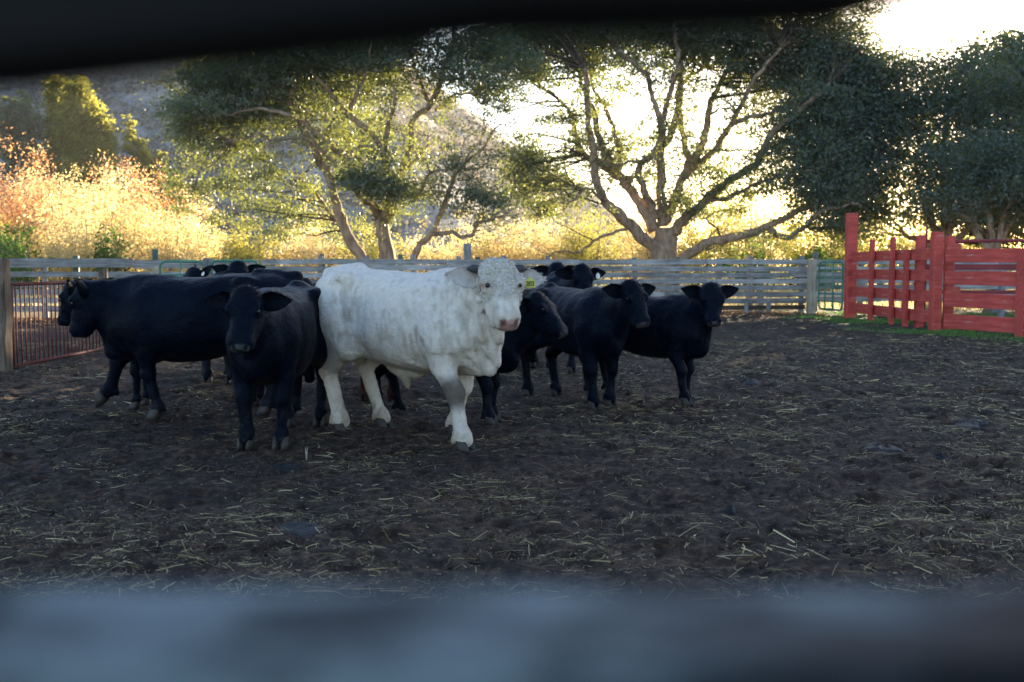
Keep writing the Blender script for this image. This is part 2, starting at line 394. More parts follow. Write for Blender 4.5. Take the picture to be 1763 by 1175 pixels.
r2 = ramp(n, [(0.3, (0.6, 0.6, 0.6)), (0.7, (1.25, 1.22, 1.18))], nb.outputs[0])
mm = N(n, 'ShaderNodeVectorMath', operation='MULTIPLY'); n.links.new(r1.outputs[0], mm.inputs[0]); n.links.new(r2.outputs[0], mm.inputs[1])
n.links.new(mm.outputs[0], b.inputs['Base Color']); b.inputs['Roughness'].default_value = 0.95; b.inputs['Specular IOR Level'].default_value = 0.1
bump(n, b, nb.outputs[0], 1.0, 0.8)
ni, nj = HX.shape; idx = np.arange(ni * nj).reshape(ni, nj)
F = np.stack([idx[:-1, :-1], idx[1:, :-1], idx[1:, 1:], idx[:-1, 1:]], -1).reshape(-1, 4)
o = np_mesh('hills', np.stack([HX, HY, HZ], -1).reshape(-1, 3), F, M['hill'])
tag(o, 'brush covered hillside sloping down behind the oaks', 'hill', kind='structure')

# ------------------------------------------------------------------ leaf clouds
def leaves(P, size, seed, flat=0.0, elong=1.6):
    """leaf-sized faces at points P; returns V, F, rnd"""
    r = np.random.default_rng(seed); n_ = len(P)
    nrm = r.normal(0, 1, (n_, 3)); nrm[:, 2] *= (1 + flat); nrm /= np.linalg.norm(nrm, axis=1, keepdims=True)
    t = r.normal(0, 1, (n_, 3)); u = np.cross(nrm, t); u /= np.linalg.norm(u, axis=1, keepdims=True); v = np.cross(nrm, u)
    s = (size * r.uniform(0.6, 1.4, n_))[:, None]
    V = np.stack([P - u * s * elong * 0.5, P + v * s * 0.42 + nrm * s * 0.12, P + u * s * elong * 0.5, P - v * s * 0.42 + nrm * s * 0.12], 1).reshape(-1, 3)
    F = np.arange(n_ * 4).reshape(-1, 4)
    return V, F, np.repeat(r.uniform(0, 1, n_), 4)
def ball(n_, r):
    d = r.normal(0, 1, (n_, 3)); d /= np.linalg.norm(d, axis=1, keepdims=True)
    return d * (r.uniform(0, 1, n_) ** 0.45)[:, None]
def clumped(c, rad, n_clump, per, csize, seed, flat=0.55, hang=0.0):
    """points in clumps spread through an ellipsoid"""
    r = np.random.default_rng(seed)
    C = np.asarray(c) + ball(n_clump, r) * np.asarray(rad) * (1 + 0.22 * np.abs(r.normal(0, 1, (n_clump, 1))))
    q = r.normal(0, 1, (n_clump, per, 3)) * (csize * r.uniform(0.55, 1.35, n_clump))[:, None, None] * np.array([1, 1, flat])
    q[..., 2] -= hang * np.abs(r.normal(0, 1, (n_clump, per))) * csize
    return (C[:, None] + q).reshape(-1, 3), C, np.repeat(r.uniform(-0.25, 0.25, n_clump), per)

# scrub on the hillside
k = 20000
sx = rng.uniform(-150, 45, k); sy = rng.uniform(90, 255, k)
keep = lattice_noise(np.stack([sx, sy, 0 * sx], -1), 0.06, 31) + rng.uniform(-0.6, 0.6, k) > -0.12
keep &= hill_h(sx, sy) > 1.5
sx, sy = sx[keep], sy[keep]
C = np.stack([sx, sy, hill_h(sx, sy)], -1)
per = 26
sc_s = rng.uniform(0.35, 1.0, len(C))
q = rng.normal(0, 1, (len(C), per, 3)) * sc_s[:, None, None] * np.array([0.75, 0.75, 0.55]); q[..., 2] = np.abs(q[..., 2])
V, F, rn = leaves((C[:, None] + q).reshape(-1, 3), 0.42, 32, elong=1.3)
o = np_mesh('hillside_scrub', V, F, M['scrub'], attrs={'rnd': np.clip(rn * 0.7 + np.repeat(rng.uniform(0, 0.4, len(C)), per * 4), 0, 1)}, smooth=False)
tag(o, 'low grey brown scrub covering the far hillside', 'scrub', kind='stuff')

# ------------------------------------------------------------------ litter on the ground
def strands(n_, xr, yr, lenr, widr, seed, dens=None, lift=0.01, steep=0.12):
    r = np.random.default_rng(seed)
    x = r.uniform(*xr, n_); y = r.uniform(*yr, n_)
    if dens is not None:
        kp = r.uniform(0, 1, n_) < dens(x, y); x, y = x[kp], y[kp]; n_ = len(x)
    L = lenr[0] + (lenr[1] - lenr[0]) * r.uniform(0, 1, n_) ** 4.0
    a = r.uniform(0, 2 * math.pi, n_); dz = r.normal(0, steep, n_)
    W = r.uniform(*widr, n_); z = gzv(x, y) + lift * r.uniform(0.15, 1.4, n_)
    c = np.stack([x, y, z], -1); d = np.stack([np.cos(a), np.sin(a), dz], -1); s = np.stack([-np.sin(a), np.cos(a), r.normal(0, 0.6, n_)], -1)
    bend = s * (r.normal(0, 0.035, n_) * L)[:, None] * np.array([1, 1, 0]) + np.stack([0 * L, 0 * L, L * r.uniform(0, 0.03, n_)], -1)
    pts = [c - d * L[:, None] / 2, c - d * L[:, None] / 6 + bend * 0.9, c + d * L[:, None] / 6 + bend, c + d * L[:, None] / 2]
    for p in pts: p[:, 2] = np.maximum(p[:, 2], gzv(p[:, 0], p[:, 1]) + 0.003)
    V = np.stack([q for p in pts for q in (p - s * W[:, None] / 2, p + s * W[:, None] / 2)], 1).reshape(-1, 3)
    b0 = np.arange(n_)[:, None] * 8
    F = np.concatenate([b0 + np.array([[0, 2, 3, 1]]), b0 + np.array([[2, 4, 5, 3]]), b0 + np.array([[4, 6, 7, 5]])])
    return V, F, np.repeat(r.uniform(0, 1, n_) ** 1.7, 8)
def straw_density(x, y):
    P = np.stack([x, y, 0 * x], -1)
    d = 0.20 + 0.50 * lattice_noise(P, 0.9, 41) + 0.55 * lattice_noise(P, 2.6, 42)
    d += 0.30 * sstep(-0.5, 2.5, x) + 0.25 * (1 - sstep(4.6, 6.5, y))
    return np.clip(d, 0.07, 1.0)
def merge(parts):
    Vs, Fs, As, k = [], [], [], 0
    for V, F, A in parts: Vs.append(V); Fs.append(F + k); As.append(A); k += len(V)
    return np.concatenate(Vs), np.concatenate(Fs), np.concatenate(As)
V, F, A = merge([strands(150000, (-7, 8), (4.0, 9.5), (0.008, 0.15), (0.0012, 0.0030), 43, straw_density),
                 strands(90000, (-9, 10), (9.5, 20), (0.02, 0.20), (0.003, 0.006), 44, straw_density),
                 strands(9000, (-12, 9.5), (19, 31), (0.05, 0.25), (0.005, 0.010), 45, straw_density),
                 strands(40, (-5, 6), (4.3, 10), (0.10, 0.22), (0.0025, 0.0045), 46, None, 0.03, 0.3)])
o = np_mesh('scattered_straw', V, F, M['straw'], attrs={'rnd': A}, smooth=False)
tag(o, 'pale bits of straw and dry stalks scattered over the dark soil', 'straw', kind='stuff')
# a loose heap of straw
def heap(cx, cy, rx, ry, n_, seed):
    return strands(n_, (-9, 9), (4, 20), (0.05, 0.22), (0.003, 0.005), seed, lambda x, y: np.exp(-((x - cx) / rx) ** 2 - ((y - cy) / ry) ** 2), 0.05, 0.25)
# clods of soil
k = 3800
cxy = np.stack([rng.uniform(-5, 5, k), 4.2 + 5 * rng.uniform(0, 1, k) ** 1.3], -1)
cs = 0.004 + 0.020 * rng.uniform(0, 1, k) ** 3
base = np.array([(1, 0, 0), (0, 1, 0), (-1, 0, 0), (0, -1, 0), (0, 0, 0.8), (0.1, 0.1, -0.6)])
V = (np.concatenate([cxy, gzv(cxy[:, 0], cxy[:, 1])[:, None] + 0.3 * cs[:, None]], 1)[:, None] + base[None] * cs[:, None, None] * rng.uniform(0.5, 1.3, (k, 6, 3))).reshape(-1, 3)
f = np.array([(0, 1, 4), (1, 2, 4), (2, 3, 4), (3, 0, 4), (1, 0, 5), (2, 1, 5), (3, 2, 5), (0, 3, 5)])
F = (np.arange(k)[:, None, None] * 6 + f[None]).reshape(-1, 3)
M['clod'] = plain('soil_clod', (0.040, 0.028, 0.021), 0.95, 0.15)
o = np_mesh('soil_clods', V, F, M['clod'], smooth=False); tag(o, 'small crumbs and clods of dark soil', 'soil clods', kind='stuff')
# dung pats
m, n, b = mat_new('wet_dung'); M['dung'] = m
tc = N(n, 'ShaderNodeTexCoord'); a = noise(n, tc.outputs['Object'], 22, 4)
r = ramp(n, [(0.35, (0.010, 0.009, 0.009)), (0.65, (0.026, 0.026, 0.030))], a.outputs[0]); n.links.new(r.outputs[0], b.inputs['Base Color'])
b.inputs['Roughness'].default_value = 0.55; b.inputs['Specular IOR Level'].default_value = 0.16; bump(n, b, a.outputs[0], 0.8, 0.02)
def pat(x, y, rx, ry, h, label, seed):
    r_ = np.random.default_rng(seed); nr, na_ = 7, 28
    ph = r_.uniform(0, 6.28, 4); V = [(0, 0, h)]; F3 = []; F4 = []
    for i in range(1, nr + 1):
        t = i / nr
        for j in range(na_):
            an = j / na_ * 2 * math.pi
            w_ = 1 + 0.14 * math.sin(2 * an + ph[0]) + 0.10 * math.sin(3 * an + ph[1]) + 0.07 * math.sin(5 * an + ph[2]) + 0.05 * math.sin(9 * an + ph[3])
            V.append((rx * t * w_ * math.cos(an), ry * t * w_ * math.sin(an), h * 1.25 * (1 - t ** 2) * (1 + 0.22 * r_.normal()) - (0.012 if i == nr else 0)))
    for j in range(na_): F3.append((0, 1 + j, 1 + (j + 1) % na_))
    for i in range(nr - 1):
        for j in range(na_):
            a0 = 1 + i * na_; F4.append((a0 + j, a0 + na_ + j, a0 + na_ + (j + 1) % na_, a0 + (j + 1) % na_))
    z0 = gz(x, y); Va = np.array(V); Va[:, 2] += gzv(x + Va[:, 0], y + Va[:, 1]) - z0; V = Va      # it settles on the uneven soil
    o = np_mesh('dung_pat', V, [np.array(F4), np.array(F3)], M['dung'])
    o.location = (x, y, gz(x, y) + 0.004); tag(o, label, 'dung pat', 'dung pats on the yard')
pat(-1.15, 5.62, 0.125, 0.17, 0.018, 'broad flat wet dung pat shining blue in the left foreground', 1)
pat(2.97, 8.3, 0.14, 0.20, 0.030, 'wide lumpy dark dung pat on the right of the yard', 2)
pat(4.18, 9.45, 0.15, 0.22, 0.020, 'wide flat bluish dung pat nearest the right edge of the yard', 3)
pat(3.16, 7.66, 0.055, 0.075, 0.035, 'small dark glossy dung lump below the wide lumpy pat', 4)
pat(1.27, 6.0, 0.04, 0.055, 0.018, 'tiny shiny dung lump beside straw in the right foreground', 5)
pat(1.06, 8.5, 0.045, 0.08, 0.015, 'small flat dung pat in the middle of the yard beyond the bull', 6)
pat(-2.64, 8.85, 0.14, 0.20, 0.014, 'flat bluish dung pat left of the front legs of the facing cow', 7)
pat(-1.60, 7.3, 0.11, 0.12, 0.012, 'faint flat dung pat in front of the facing cow', 8)
pat(2.9, 12.6, 0.13, 0.2, 0.02, 'pale small dung pat far out in the right half of the yard', 9)
# dry stalks
def stalk(x, y, h, nb_, label, seed, spread=0.35):
    r_ = np.random.default_rng(seed); mb = MB(); z0 = gz(x, y) - 0.01
    for q in range(nb_):
        d = r_.normal(0, spread, 2) * h; hh = h * r_.uniform(0.45, 1)
        mb.tube([(0, 0, 0), (d[0] * 0.4, d[1] * 0.4, hh * 0.55), (d[0], d[1], hh)], [0.005, 0.004, 0.002], 5)
    o = mb.build('dry_weed', M['pale_stalk'], None, loc=(x, y, z0)); tag(o, label, 'dry weed', 'dry weeds on the yard')
M['pale_stalk'] = plain('pale_dry_stalk', (0.38, 0.35, 0.29), 0.8, 0.2)
stalk(-1.52, 7.65, 0.11, 3, 'pale dry stalk standing upright in front of the black cow and bull', 11, 0.12)
#stalk(-1.42, 5.1, 0.075, 9, 'tangled pale dry weed flattened in the left foreground', 12, 1.2)
#stalk(1.82, 4.95, 0.08, 5, 'short pale weed at the bottom right by the near board', 13, 0.4)
stalk(-2.95, 5.0, 0.09, 6, 'pale weed tuft low at the far left of the foreground', 14, 0.7)
V, F, A = heap(1.25, 5.05, 0.28, 0.22, 90000, 51)
o = np_mesh('straw_heap', V, F, M['straw'], attrs={'rnd': np.clip(A + 0.15, 0, 1)}, smooth=False); tag(o, 'thin loose heap of pale straw low in the right foreground', 'straw', kind='stuff')
# grass along the red fence, fallen leaves along the board fence
k = 110000
x = rng.uniform(5.5, 16, k); y = rng.uniform(13, 32, k)
rxl = 9.3 + sstep(22.8, 15, y) * 5.0
P = np.stack([x, y, 0 * x], -1)
dn = sstep(-2.1, -1.0, x - rxl + 0.8 * lattice_noise(P, 0.5, 8)) * np.clip(0.35 + 0.9 * lattice_noise(P, 0.8, 61) + 0.6 * lattice_noise(P, 2.5, 62), 0, 1)
kp = rng.uniform(0, 1, k) < dn; x, y = x[kp], y[kp]; n_ = len(x)
h = rng.uniform(0.03, 0.085, n_); a = rng.uniform(0, 6.28, n_); z = gzv(x, y)
d = np.stack([np.cos(a), np.sin(a), 0 * a], -1) * 0.011; lean = rng.normal(0, 0.03, (n_, 3)); lean[:, 2] = h
c = np.stack([x, y, z - 0.01], -1)
V = np.stack([c - d, c + d, c + lean], 1).reshape(-1, 3); F = np.arange(n_ * 3).reshape(-1, 3)
o = np_mesh('short_grass', V, F, M['grass'], attrs={'rnd': np.repeat(rng.uniform(0, 1, n_), 3)}, smooth=False); tag(o, 'short green grass growing along the foot of the red fence', 'grass', kind='stuff')
k = 14000
x = rng.uniform(-15, 9.2, k); y = fence_y(x) - np.abs(rng.normal(0, 0.9, k)) + 0.35
P = np.stack([x, y, gzv(x, y) + rng.uniform(0.0, 0.035, k)], -1)
V, F, A = leaves(P, 0.055, 63, flat=1.5)
o = np_mesh('leaf_litter', V, F, M['litter'], attrs={'rnd': A}, smooth=False); tag(o, 'dry brown leaves drifted along the foot of the grey fence', 'leaf litter', kind='stuff')

# ------------------------------------------------------------------ boards and posts
def board(name, p0, p1, h, t, mat, parent, tilt=0.0, seg=10, rough=0.004, ends=0.0, bow=None):
    """a sawn board from p0 to p1 (centre line), its grain along local x"""
    p0, p1 = Vector(p0), Vector(p1); d = p1 - p0; L = d.length
    r_ = np.random.default_rng(abs(hash((round(p0.x, 3), round(p0.y, 3), round(p0.z, 3), round(h, 3)))) % 2**31 if False else int(abs(p0.x * 7919 + p0.y * 104729 + p0.z * 1299709 + h * 977)) % 2**31)
    xs = np.linspace(0, L, seg + 1); V = []; F = []
    bt = np.cumsum(r_.normal(0, rough * 0.5, seg + 1)); bb = np.cumsum(r_.normal(0, rough * 0.5, seg + 1)); by = np.cumsum(r_.normal(0, rough * 0.4, seg + 1))
    bt -= np.linspace(bt[0], bt[-1], seg + 1); bb -= np.linspace(bb[0], bb[-1], seg + 1); by -= np.linspace(by[0], by[-1], seg + 1)
    c = min(h, t) * 0.10
    for i, x in enumerate(xs):
        e = 0
        T = h / 2 + bt[i] + r_.normal(0, rough * 0.3); B = -h / 2 + bb[i] + r_.normal(0, rough * 0.3)
        if bow is not None: B += bow(x / L)
        y = by[i]
        V += [(x, y - t / 2, B + c), (x, y - t / 2 + c, B), (x, y + t / 2 - c, B), (x, y + t / 2, B + c), (x, y + t / 2, T - c), (x, y + t / 2 - c, T), (x, y - t / 2 + c, T), (x, y - t / 2, T - c)]
    for i in range(seg):
        for j in range(8):
            F.append((i * 8 + j, i * 8 + (j + 1) % 8, (i + 1) * 8 + (j + 1) % 8, (i + 1) * 8 + j))
    n0 = seg * 8
    F4 = np.array(F)[:, ::-1]
    caps = np.array([list(range(8)), [n0 + 7 - q for q in range(8)]])
    o = np_mesh(name, V, [F4, caps], mat, None, False)
    X = d.normalized(); Y = Vector((0, 0, 1)).cross(X).normalized(); Z = X.cross(Y)
    mw = Matrix((X, Y, Z)).transposed().to_4x4(); mw.translation = p0
    if parent is not None:
        o.parent = parent; mw = parent.matrix_basis.inverted() @ mw
    o.matrix_basis = mw
    return o
def post(name, x, y, z0, z1, w_, d_, mat, parent, rz=0.0, lean=(0, 0), jit=0.006, top=None):
    """a square post with worn edges and a slightly uneven top"""
    r_ = np.random.default_rng(int(abs(x * 7919 + y * 10007 + z1 * 613)) % 2**31)
    K = 7; V = []; F = []
    for i in range(K):
        t = i / (K - 1); zz = z0 + (z1 - z0) * t
        b = min(w_, d_) * 0.14
        ring = [(-w_/2 + b, -d_/2), (w_/2 - b, -d_/2), (w_/2, -d_/2 + b), (w_/2, d_/2 - b), (w_/2 - b, d_/2), (-w_/2 + b, d_/2), (-w_/2, d_/2 - b), (-w_/2, -d_/2 + b)]
        for (a, c) in ring:
            V.append((a + r_.normal(0, jit) + lean[0] * t, c + r_.normal(0, jit) + lean[1] * t, zz + (r_.normal(0, jit * 1.5) if i == K - 1 else 0)))
    for i in range(K - 1):
        for j in range(8): F.append((i * 8 + j, i * 8 + (j + 1) % 8, (i + 1) * 8 + (j + 1) % 8, (i + 1) * 8 + j))
    n0 = (K - 1) * 8
    caps = np.array([[7 - q for q in range(8)], [n0 + q for q in range(8)]])
    o = np_mesh(name, V, [np.array(F), caps], mat, None, False)
    mw = Matrix.Translation((x, y, 0)) @ Matrix.Rotation(rz, 4, 'Z')
    if parent is not None: o.parent = parent; mw = parent.matrix_basis.inverted() @ mw
    o.matrix_basis = mw
    return o

# far board fence, right run: seven boards of weathered grey wood
def board_run(root, pA, pB, zs, hs, t, mat, cuts, mats=None, off=-0.07):
    A = np.array(pA); B = np.array(pB); L = np.linalg.norm(B - A); d = (B - A) / L; nrm = np.array([d[1], -d[0]]) * -off * -1
    nrm = np.array([d[1], -d[0]]) * abs(off)     # towards the camera
    for i, (z, h) in enumerate(zip(zs, hs)):
        cl = [0.0] + sorted(cuts(i)) + [L]
        for a, b_ in zip(cl[:-1], cl[1:]):
            q0 = A + d * (a + 0.006) + nrm; q1 = A + d * (b_ - 0.006) + nrm
            dz = rng.normal(0, 0.012, 2)
            board('board', (q0[0], q0[1], z + dz[0]), (q1[0], q1[1], z + dz[1]), h, t, (mats or {}).get(i, mat), root, seg=max(4, int((b_ - a) * 2.5)), rough=0.006)
XR = 8.75
fr = thing('board_fence', 'long weathered grey board fence of seven rails closing the far side of the yard', 'fence', (-6.0, fence_y(-6.0), 0))
yA, yB = fence_y(-6.9), fence_y(XR)
zs = [1.52 - 0.190 * i for i in range(7)]
board_run(fr, (-6.9, yA), (XR, yB), zs, [0.148] * 7, 0.04, M['grey_wood'], lambda i: [1.3 + (i % 3) * 1.27 + 3.82 * q for q in range(4)])
board_run(fr, (-6.9, yA), (XR, yB), [0.20], [0.13], 0.05, M['dark_plank'], lambda i: [4.2, 9.0], off=-0.03)
for i in range(13):
    x = XR - 0.1 - i * 1.27
    if i == 5: continue
    post('post', x, fence_y(x) + 0.06, -0.2, 1.66 + 0.07 * rng.uniform(-1, 1), 0.13, 0.12, M['grey_post'], fr, R(8.8))
post('post', -1.26, fence_y(-1.26) + 0.08, -0.2, 2.04, 0.2, 0.18, M['grey_post'], fr, R(8.8))
post('post', 7.05, fence_y(7.05) + 0.07, -0.2, 1.70, 0.15, 0.13, M['pale_post'] if 'pale_post' in M else M['tan_post'], fr, R(8.8))
for x, zt in ((-10.2 + 4.9, 1.72), (-3.15, 1.72), (-0.98, 1.66)):
    post('green_post', x, fence_y(x) + 0.22, -0.2, zt, 0.12, 0.10, M['green_post'], fr, R(8.8))
for x in (6.9, 7.58):
    post('stub', x, fence_y(x) - 0.16, -0.1, 0.33, 0.11, 0.07, M['grey_post'], fr, R(8.8))
# left run with a broad cap board
fl = thing('board_fence', 'weathered board fence with a broad top board behind the rusty barred panel', 'fence', (-11, fence_y(-11), 0))
yC = fence_y(-15.9)
board_run(fl, (-15.9, yC), (-6.95, fence_y(-6.95)), [1.455], [0.235], 0.05, M['grey_wood'], lambda i: [5.75])
board_run(fl, (-15.9, yC), (-6.95, fence_y(-6.95)), [1.17, 0.93, 0.71, 0.49, 0.27], [0.15] * 5, 0.04, M['grey_wood'], lambda i: [2.2 + (i % 2) * 1.6, 6.2])
for x, zt in ((-15.6, 1.6), (-14.2, 1.6), (-12.5, 1.6), (-8.2, 1.6)):
    post('post', x, fence_y(x) + 0.07, -0.2, zt, 0.14, 0.12, M['grey_post'], fl, R(8.8))
for x, zt in ((-11.75, 1.68), (-9.72, 1.86)):
    post('green_post', x, fence_y(x) + 0.2, -0.2, zt, 0.15, 0.12, M['green_post'], fl, R(8.8))
# the boards carry on behind the gate and the red fence
fb = thing('board_fence', 'grey board fence carrying on behind the red fence at right', 'fence', (13, 33, 0))
pA, pB = (9.0, 32.2), (21.0, 32.9)
board_run(fb, pA, pB, [1.52 - 0.19 * i for i in range(7)], [0.148] * 7, 0.04, M['grey_wood'], lambda i: [2.4 + (i % 3) * 1.2, 6.4 + (i % 2) * 1.2])
for i in range(9):
    post('post', 9.35 + i * 1.42, 32.3 + i * 0.085, -0.2, 1.78 + 0.1 * rng.uniform(-1, 1), 0.15, 0.12, M['grey_post'], fb)
# light wooden gate post at the end of the far fence
gp = post('gate_post', 8.86, 30.95, -0.2, 1.60, 0.23, 0.2, M['tan_post'], None, R(5)); tag(gp, 'tan wooden gate post between the grey board fence and green pipe gate', 'post')
# the big split post at the left edge
sp = thing('gate_post', 'thick cracked grey and brown gate post at the left edge of the yard', 'post', (-6.86, 14.0, 0))
post('timber', -6.995, 14.0, -0.15, 1.525, 0.17, 0.2, M['post_wood'], sp, R(3), (0.0, 0.0), 0.008)
post('timber', -6.815, 13.98, -0.15, 1.52, 0.155, 0.19, M['post_wood'], sp, R(-4), (0.01, 0.0), 0.008)
# hanging post stubs between
q = post('wooden_post', -9.72, 24.9, -0.15, 1.345, 0.19, 0.19, M['post_wood'], None, R(10)); tag(q, 'short brown round topped post standing behind the rusty panel', 'post')
# rusty barred panel
rp = thing('barred_panel', 'rusty red panel of close upright pipe bars hung on the left gate post', 'panel', (-6.76, 14.10, 0), R(90))
PL = 5.45
fm = MB()
for z in (1.17, 0.06): fm.tube([(0, 0, z), (PL / 2, 0, z - 0.005), (PL, 0, z)], 0.026, 8)
for x in (0.02, PL): fm.tube([(x, 0, 0.06), (x, 0, 1.17)], 0.026, 8)
fm.build('frame', M['rust'], rp)
nbar = 40
for i in range(1, nbar):
    mb = MB(); xx = PL * i / nbar; mb.tube([(0, 0, 0.085), (rng.normal(0, 0.004), 0, 0.6), (0, 0, 1.145)], 0.0105, 6)
    mb.build('bar', M['rust'], rp, loc=(xx, 0, 0))
# green pipe gates
def pipe_gate(name, label, p0, p1, z0, z1, nrail, nup, rad, r=0.14, group=None, cat='gate'):
    d = Vector((p1[0] - p0[0], p1[1] - p0[1], 0)); L = d.length
    root = thing(name, label, cat, (p0[0], p0[1], 0), math.atan2(d.y, d.x), group)
    P = []
    for (cx, cz, a0) in ((L - r, z0 + r, -90), (L - r, z1 - r, 0), (r, z1 - r, 90), (r, z0 + r, 180)):
        for k_ in range(6):
            a_ = R(a0 + 90 * k_ / 5); P.append((cx + r * math.cos(a_), 0, cz + r * math.sin(a_)))
    P.append(P[0]); mb = MB(); mb.tube(P, rad, 8, cap=False); mb.build('frame', M['green'], root)
    for i in range(nrail):
        z = z0 + (z1 - z0) * (i + 1) / (nrail + 1); mb = MB(); mb.tube([(rad, 0, z), (L - rad, 0, z)], rad * 0.8, 7); mb.build('rail', M['green'], root)
    for i in range(nup):
        x = L * (i + 1) / (nup + 1); mb = MB(); mb.tube([(x, -rad * 1.4, z0), (x, -rad * 1.4, z1)], rad * 0.7, 7); mb.build('upright', M['green'], root)
    return root
pipe_gate('pipe_gate', 'green pipe gate standing next to the tan gate post and tall red post', (9.02, 30.75), (9.27, 29.35), 0.16, 1.52, 5, 2, 0.03)
pipe_gate('pipe_gate', 'left one of two rounded green pipe gates behind the black cattle', (-6.62, 19.72), (-5.78, 19.62), 0.25, 1.50, 4, 1, 0.024, 0.10)
pipe_gate('pipe_gate', 'right one of two rounded green pipe gates behind the black cattle', (-5.62, 19.60), (-4.74, 19.52), 0.25, 1.51, 4, 2, 0.024, 0.10)
q = post('gate_post', -5.70, 19.62, -0.15, 1.55, 0.15, 0.14, M['grey_post'], None, R(3)); tag(q, 'grey post standing between the two rounded green gates', 'post')
q = post('gate_post', -6.70, 19.78, -0.15, 1.41, 0.15, 0.14, M['tan_post'], None, R(3)); tag(q, 'pale post behind the left end of the green gates', 'post')

# ------------------------------------------------------------------ red fence
rf_ = thing('red_fence', 'red painted board fence with uprights running from the tall post', 'fence', (9.3, 26, 0))
zr = [1.655, 1.185, 0.72, 0.265]; hr = [0.255, 0.26, 0.26, 0.27]
post('tall_post', 9.36, 28.95, -0.2, 2.86, 0.29, 0.26, M['red'], rf_, R(2), jit=0.003)
for z, h in zip(zr, hr):
    board('board', (9.38, 28.8, z), (9.30, 22.95, z + 0.02), h, 0.045, M['red'], rf_, seg=10, rough=0.003)
for x, y, zt in ((9.25, 26.95, 2.08), (9.235, 25.45, 2.10), (9.22, 24.5, 1.79)):
    post('upright', x, y, -0.15, zt, 0.10, 0.17, M['red'], rf_, R(1), jit=0.003)
post('post', 9.21, 22.75, -0.2, 2.15, 0.22, 0.2, M['red'], rf_, R(10), jit=0.003)
for x, y, zt in ((9.52, 24.45, 2.12), (9.72, 23.3, 2.08)):
    post('back_post', x, y, -0.2, zt, 0.19, 0.18, M['red'], rf_, jit=0.003)
rs = thing('red_fence', 'red painted board fence of four broad boards at the right edge', 'fence', (9.9, 21.2, 0))
sd = Vector((0.44, -0.90, 0)); s0 = Vector((9.32, 22.55, 0))
zr2 = [1.60, 1.13, 0.66, 0.20]
for z, h in zip(zr2, (0.285, 0.29, 0.30, 0.31)):
    a = s0 + sd * 0.02; b_ = s0 + sd * 4.6
    board('board', (a.x, a.y, z + 0.03), (b_.x, b_.y, z + 0.01), h, 0.05, M['red'], rs, seg=8, rough=0.003)
for s_ in (1.98, 4.5):
    p = s0 + sd * s_ + Vector((-0.09, -0.045, 0)); post('post', p.x, p.y, -0.2, 1.72, 0.15, 0.2, M['red'], rs, R(26), jit=0.003)
for z in (1.80, 0.86):
    board('cleat', (9.40, 22.72, z), (9.86, 23.05, z), 0.2, 0.045, M['red'], rs, seg=3, rough=0.002)
rb = thing('red_rails', 'dull red rails of a pen running away behind the red fence', 'fence', (12, 24.2, 0))
for z, hh in ((1.385, 0.13), (0.80, 0.09)):
    board('rail', (9.62, 24.6, z), (16.0, 24.2, z), hh, 0.045, M['red_back'], rb, seg=8, rough=0.003)
for x in (12.1, 15.2):
    post('post', x, 24.62, -0.2, 1.62, 0.10, 0.10, M['red_back'], rb, jit=0.003)
pp = thing('pipe_rail', 'thin red pipe rail with an upright rising behind the red fence', 'rail', (9.7, 24.0, 0))
mb = MB(); mb.tube([(9.78, 24.75, 1.99), (12, 24.5, 2.0), (16.5, 24.1, 1.99)], 0.04, 8); o = mb.build('rail', M['red_back'], pp); o.matrix_basis = pp.matrix_basis.inverted()
mb = MB(); mb.tube([(9.76, 24.75, -0.1), (9.76, 24.75, 2.0), (9.78, 24.75, 2.42)], [0.035, 0.035, 0.012], 8); o = mb.build('upright', M['red_back'], pp); o.matrix_basis = pp.matrix_basis.inverted()
q = post('wooden_post', 13.2, 28.2, -0.2, 1.5, 0.17, 0.15, M['grey_post'], None); tag(q, 'single grey post standing on grass behind the red boards', 'post')

# ------------------------------------------------------------------ the fence the camera looks through
nf = thing('near_fence', 'near board fence at the camera, blurred grey rail below and dark rail above', 'fence', (0, 0.30, 0))
lb = board('lower_rail', (-1.6, 0.300, 1.2585), (1.6, 0.300, 1.2585), 0.135, 0.075, M['near_wood'], nf, seg=60, rough=0.0012)
lb['label'] = 'weathered blue grey lower rail'
def bowf(t):
    x_ = (t - 0.5) * 3.2      # lower edge sinks to the left and steps up right of centre
    return float(np.interp(x_, [-1.6, -0.161, 0.0, 0.100, 0.116, 1.6], [-0.11, -0.0175, 0.0, 0.0030, 0.0085, 0.012]))
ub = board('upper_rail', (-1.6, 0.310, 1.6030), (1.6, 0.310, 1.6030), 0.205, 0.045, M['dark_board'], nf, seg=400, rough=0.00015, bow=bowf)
ub['label'] = 'near black upper rail'
board('bottom_rail', (-1.6, 0.300, 0.86), (1.6, 0.300, 0.86), 0.15, 0.045, M['near_wood'], nf, seg=12)
for x in (-1.55, 1.55): post('post', x, 0.42, -0.2, 1.85, 0.16, 0.15, M['grey_post'], nf)
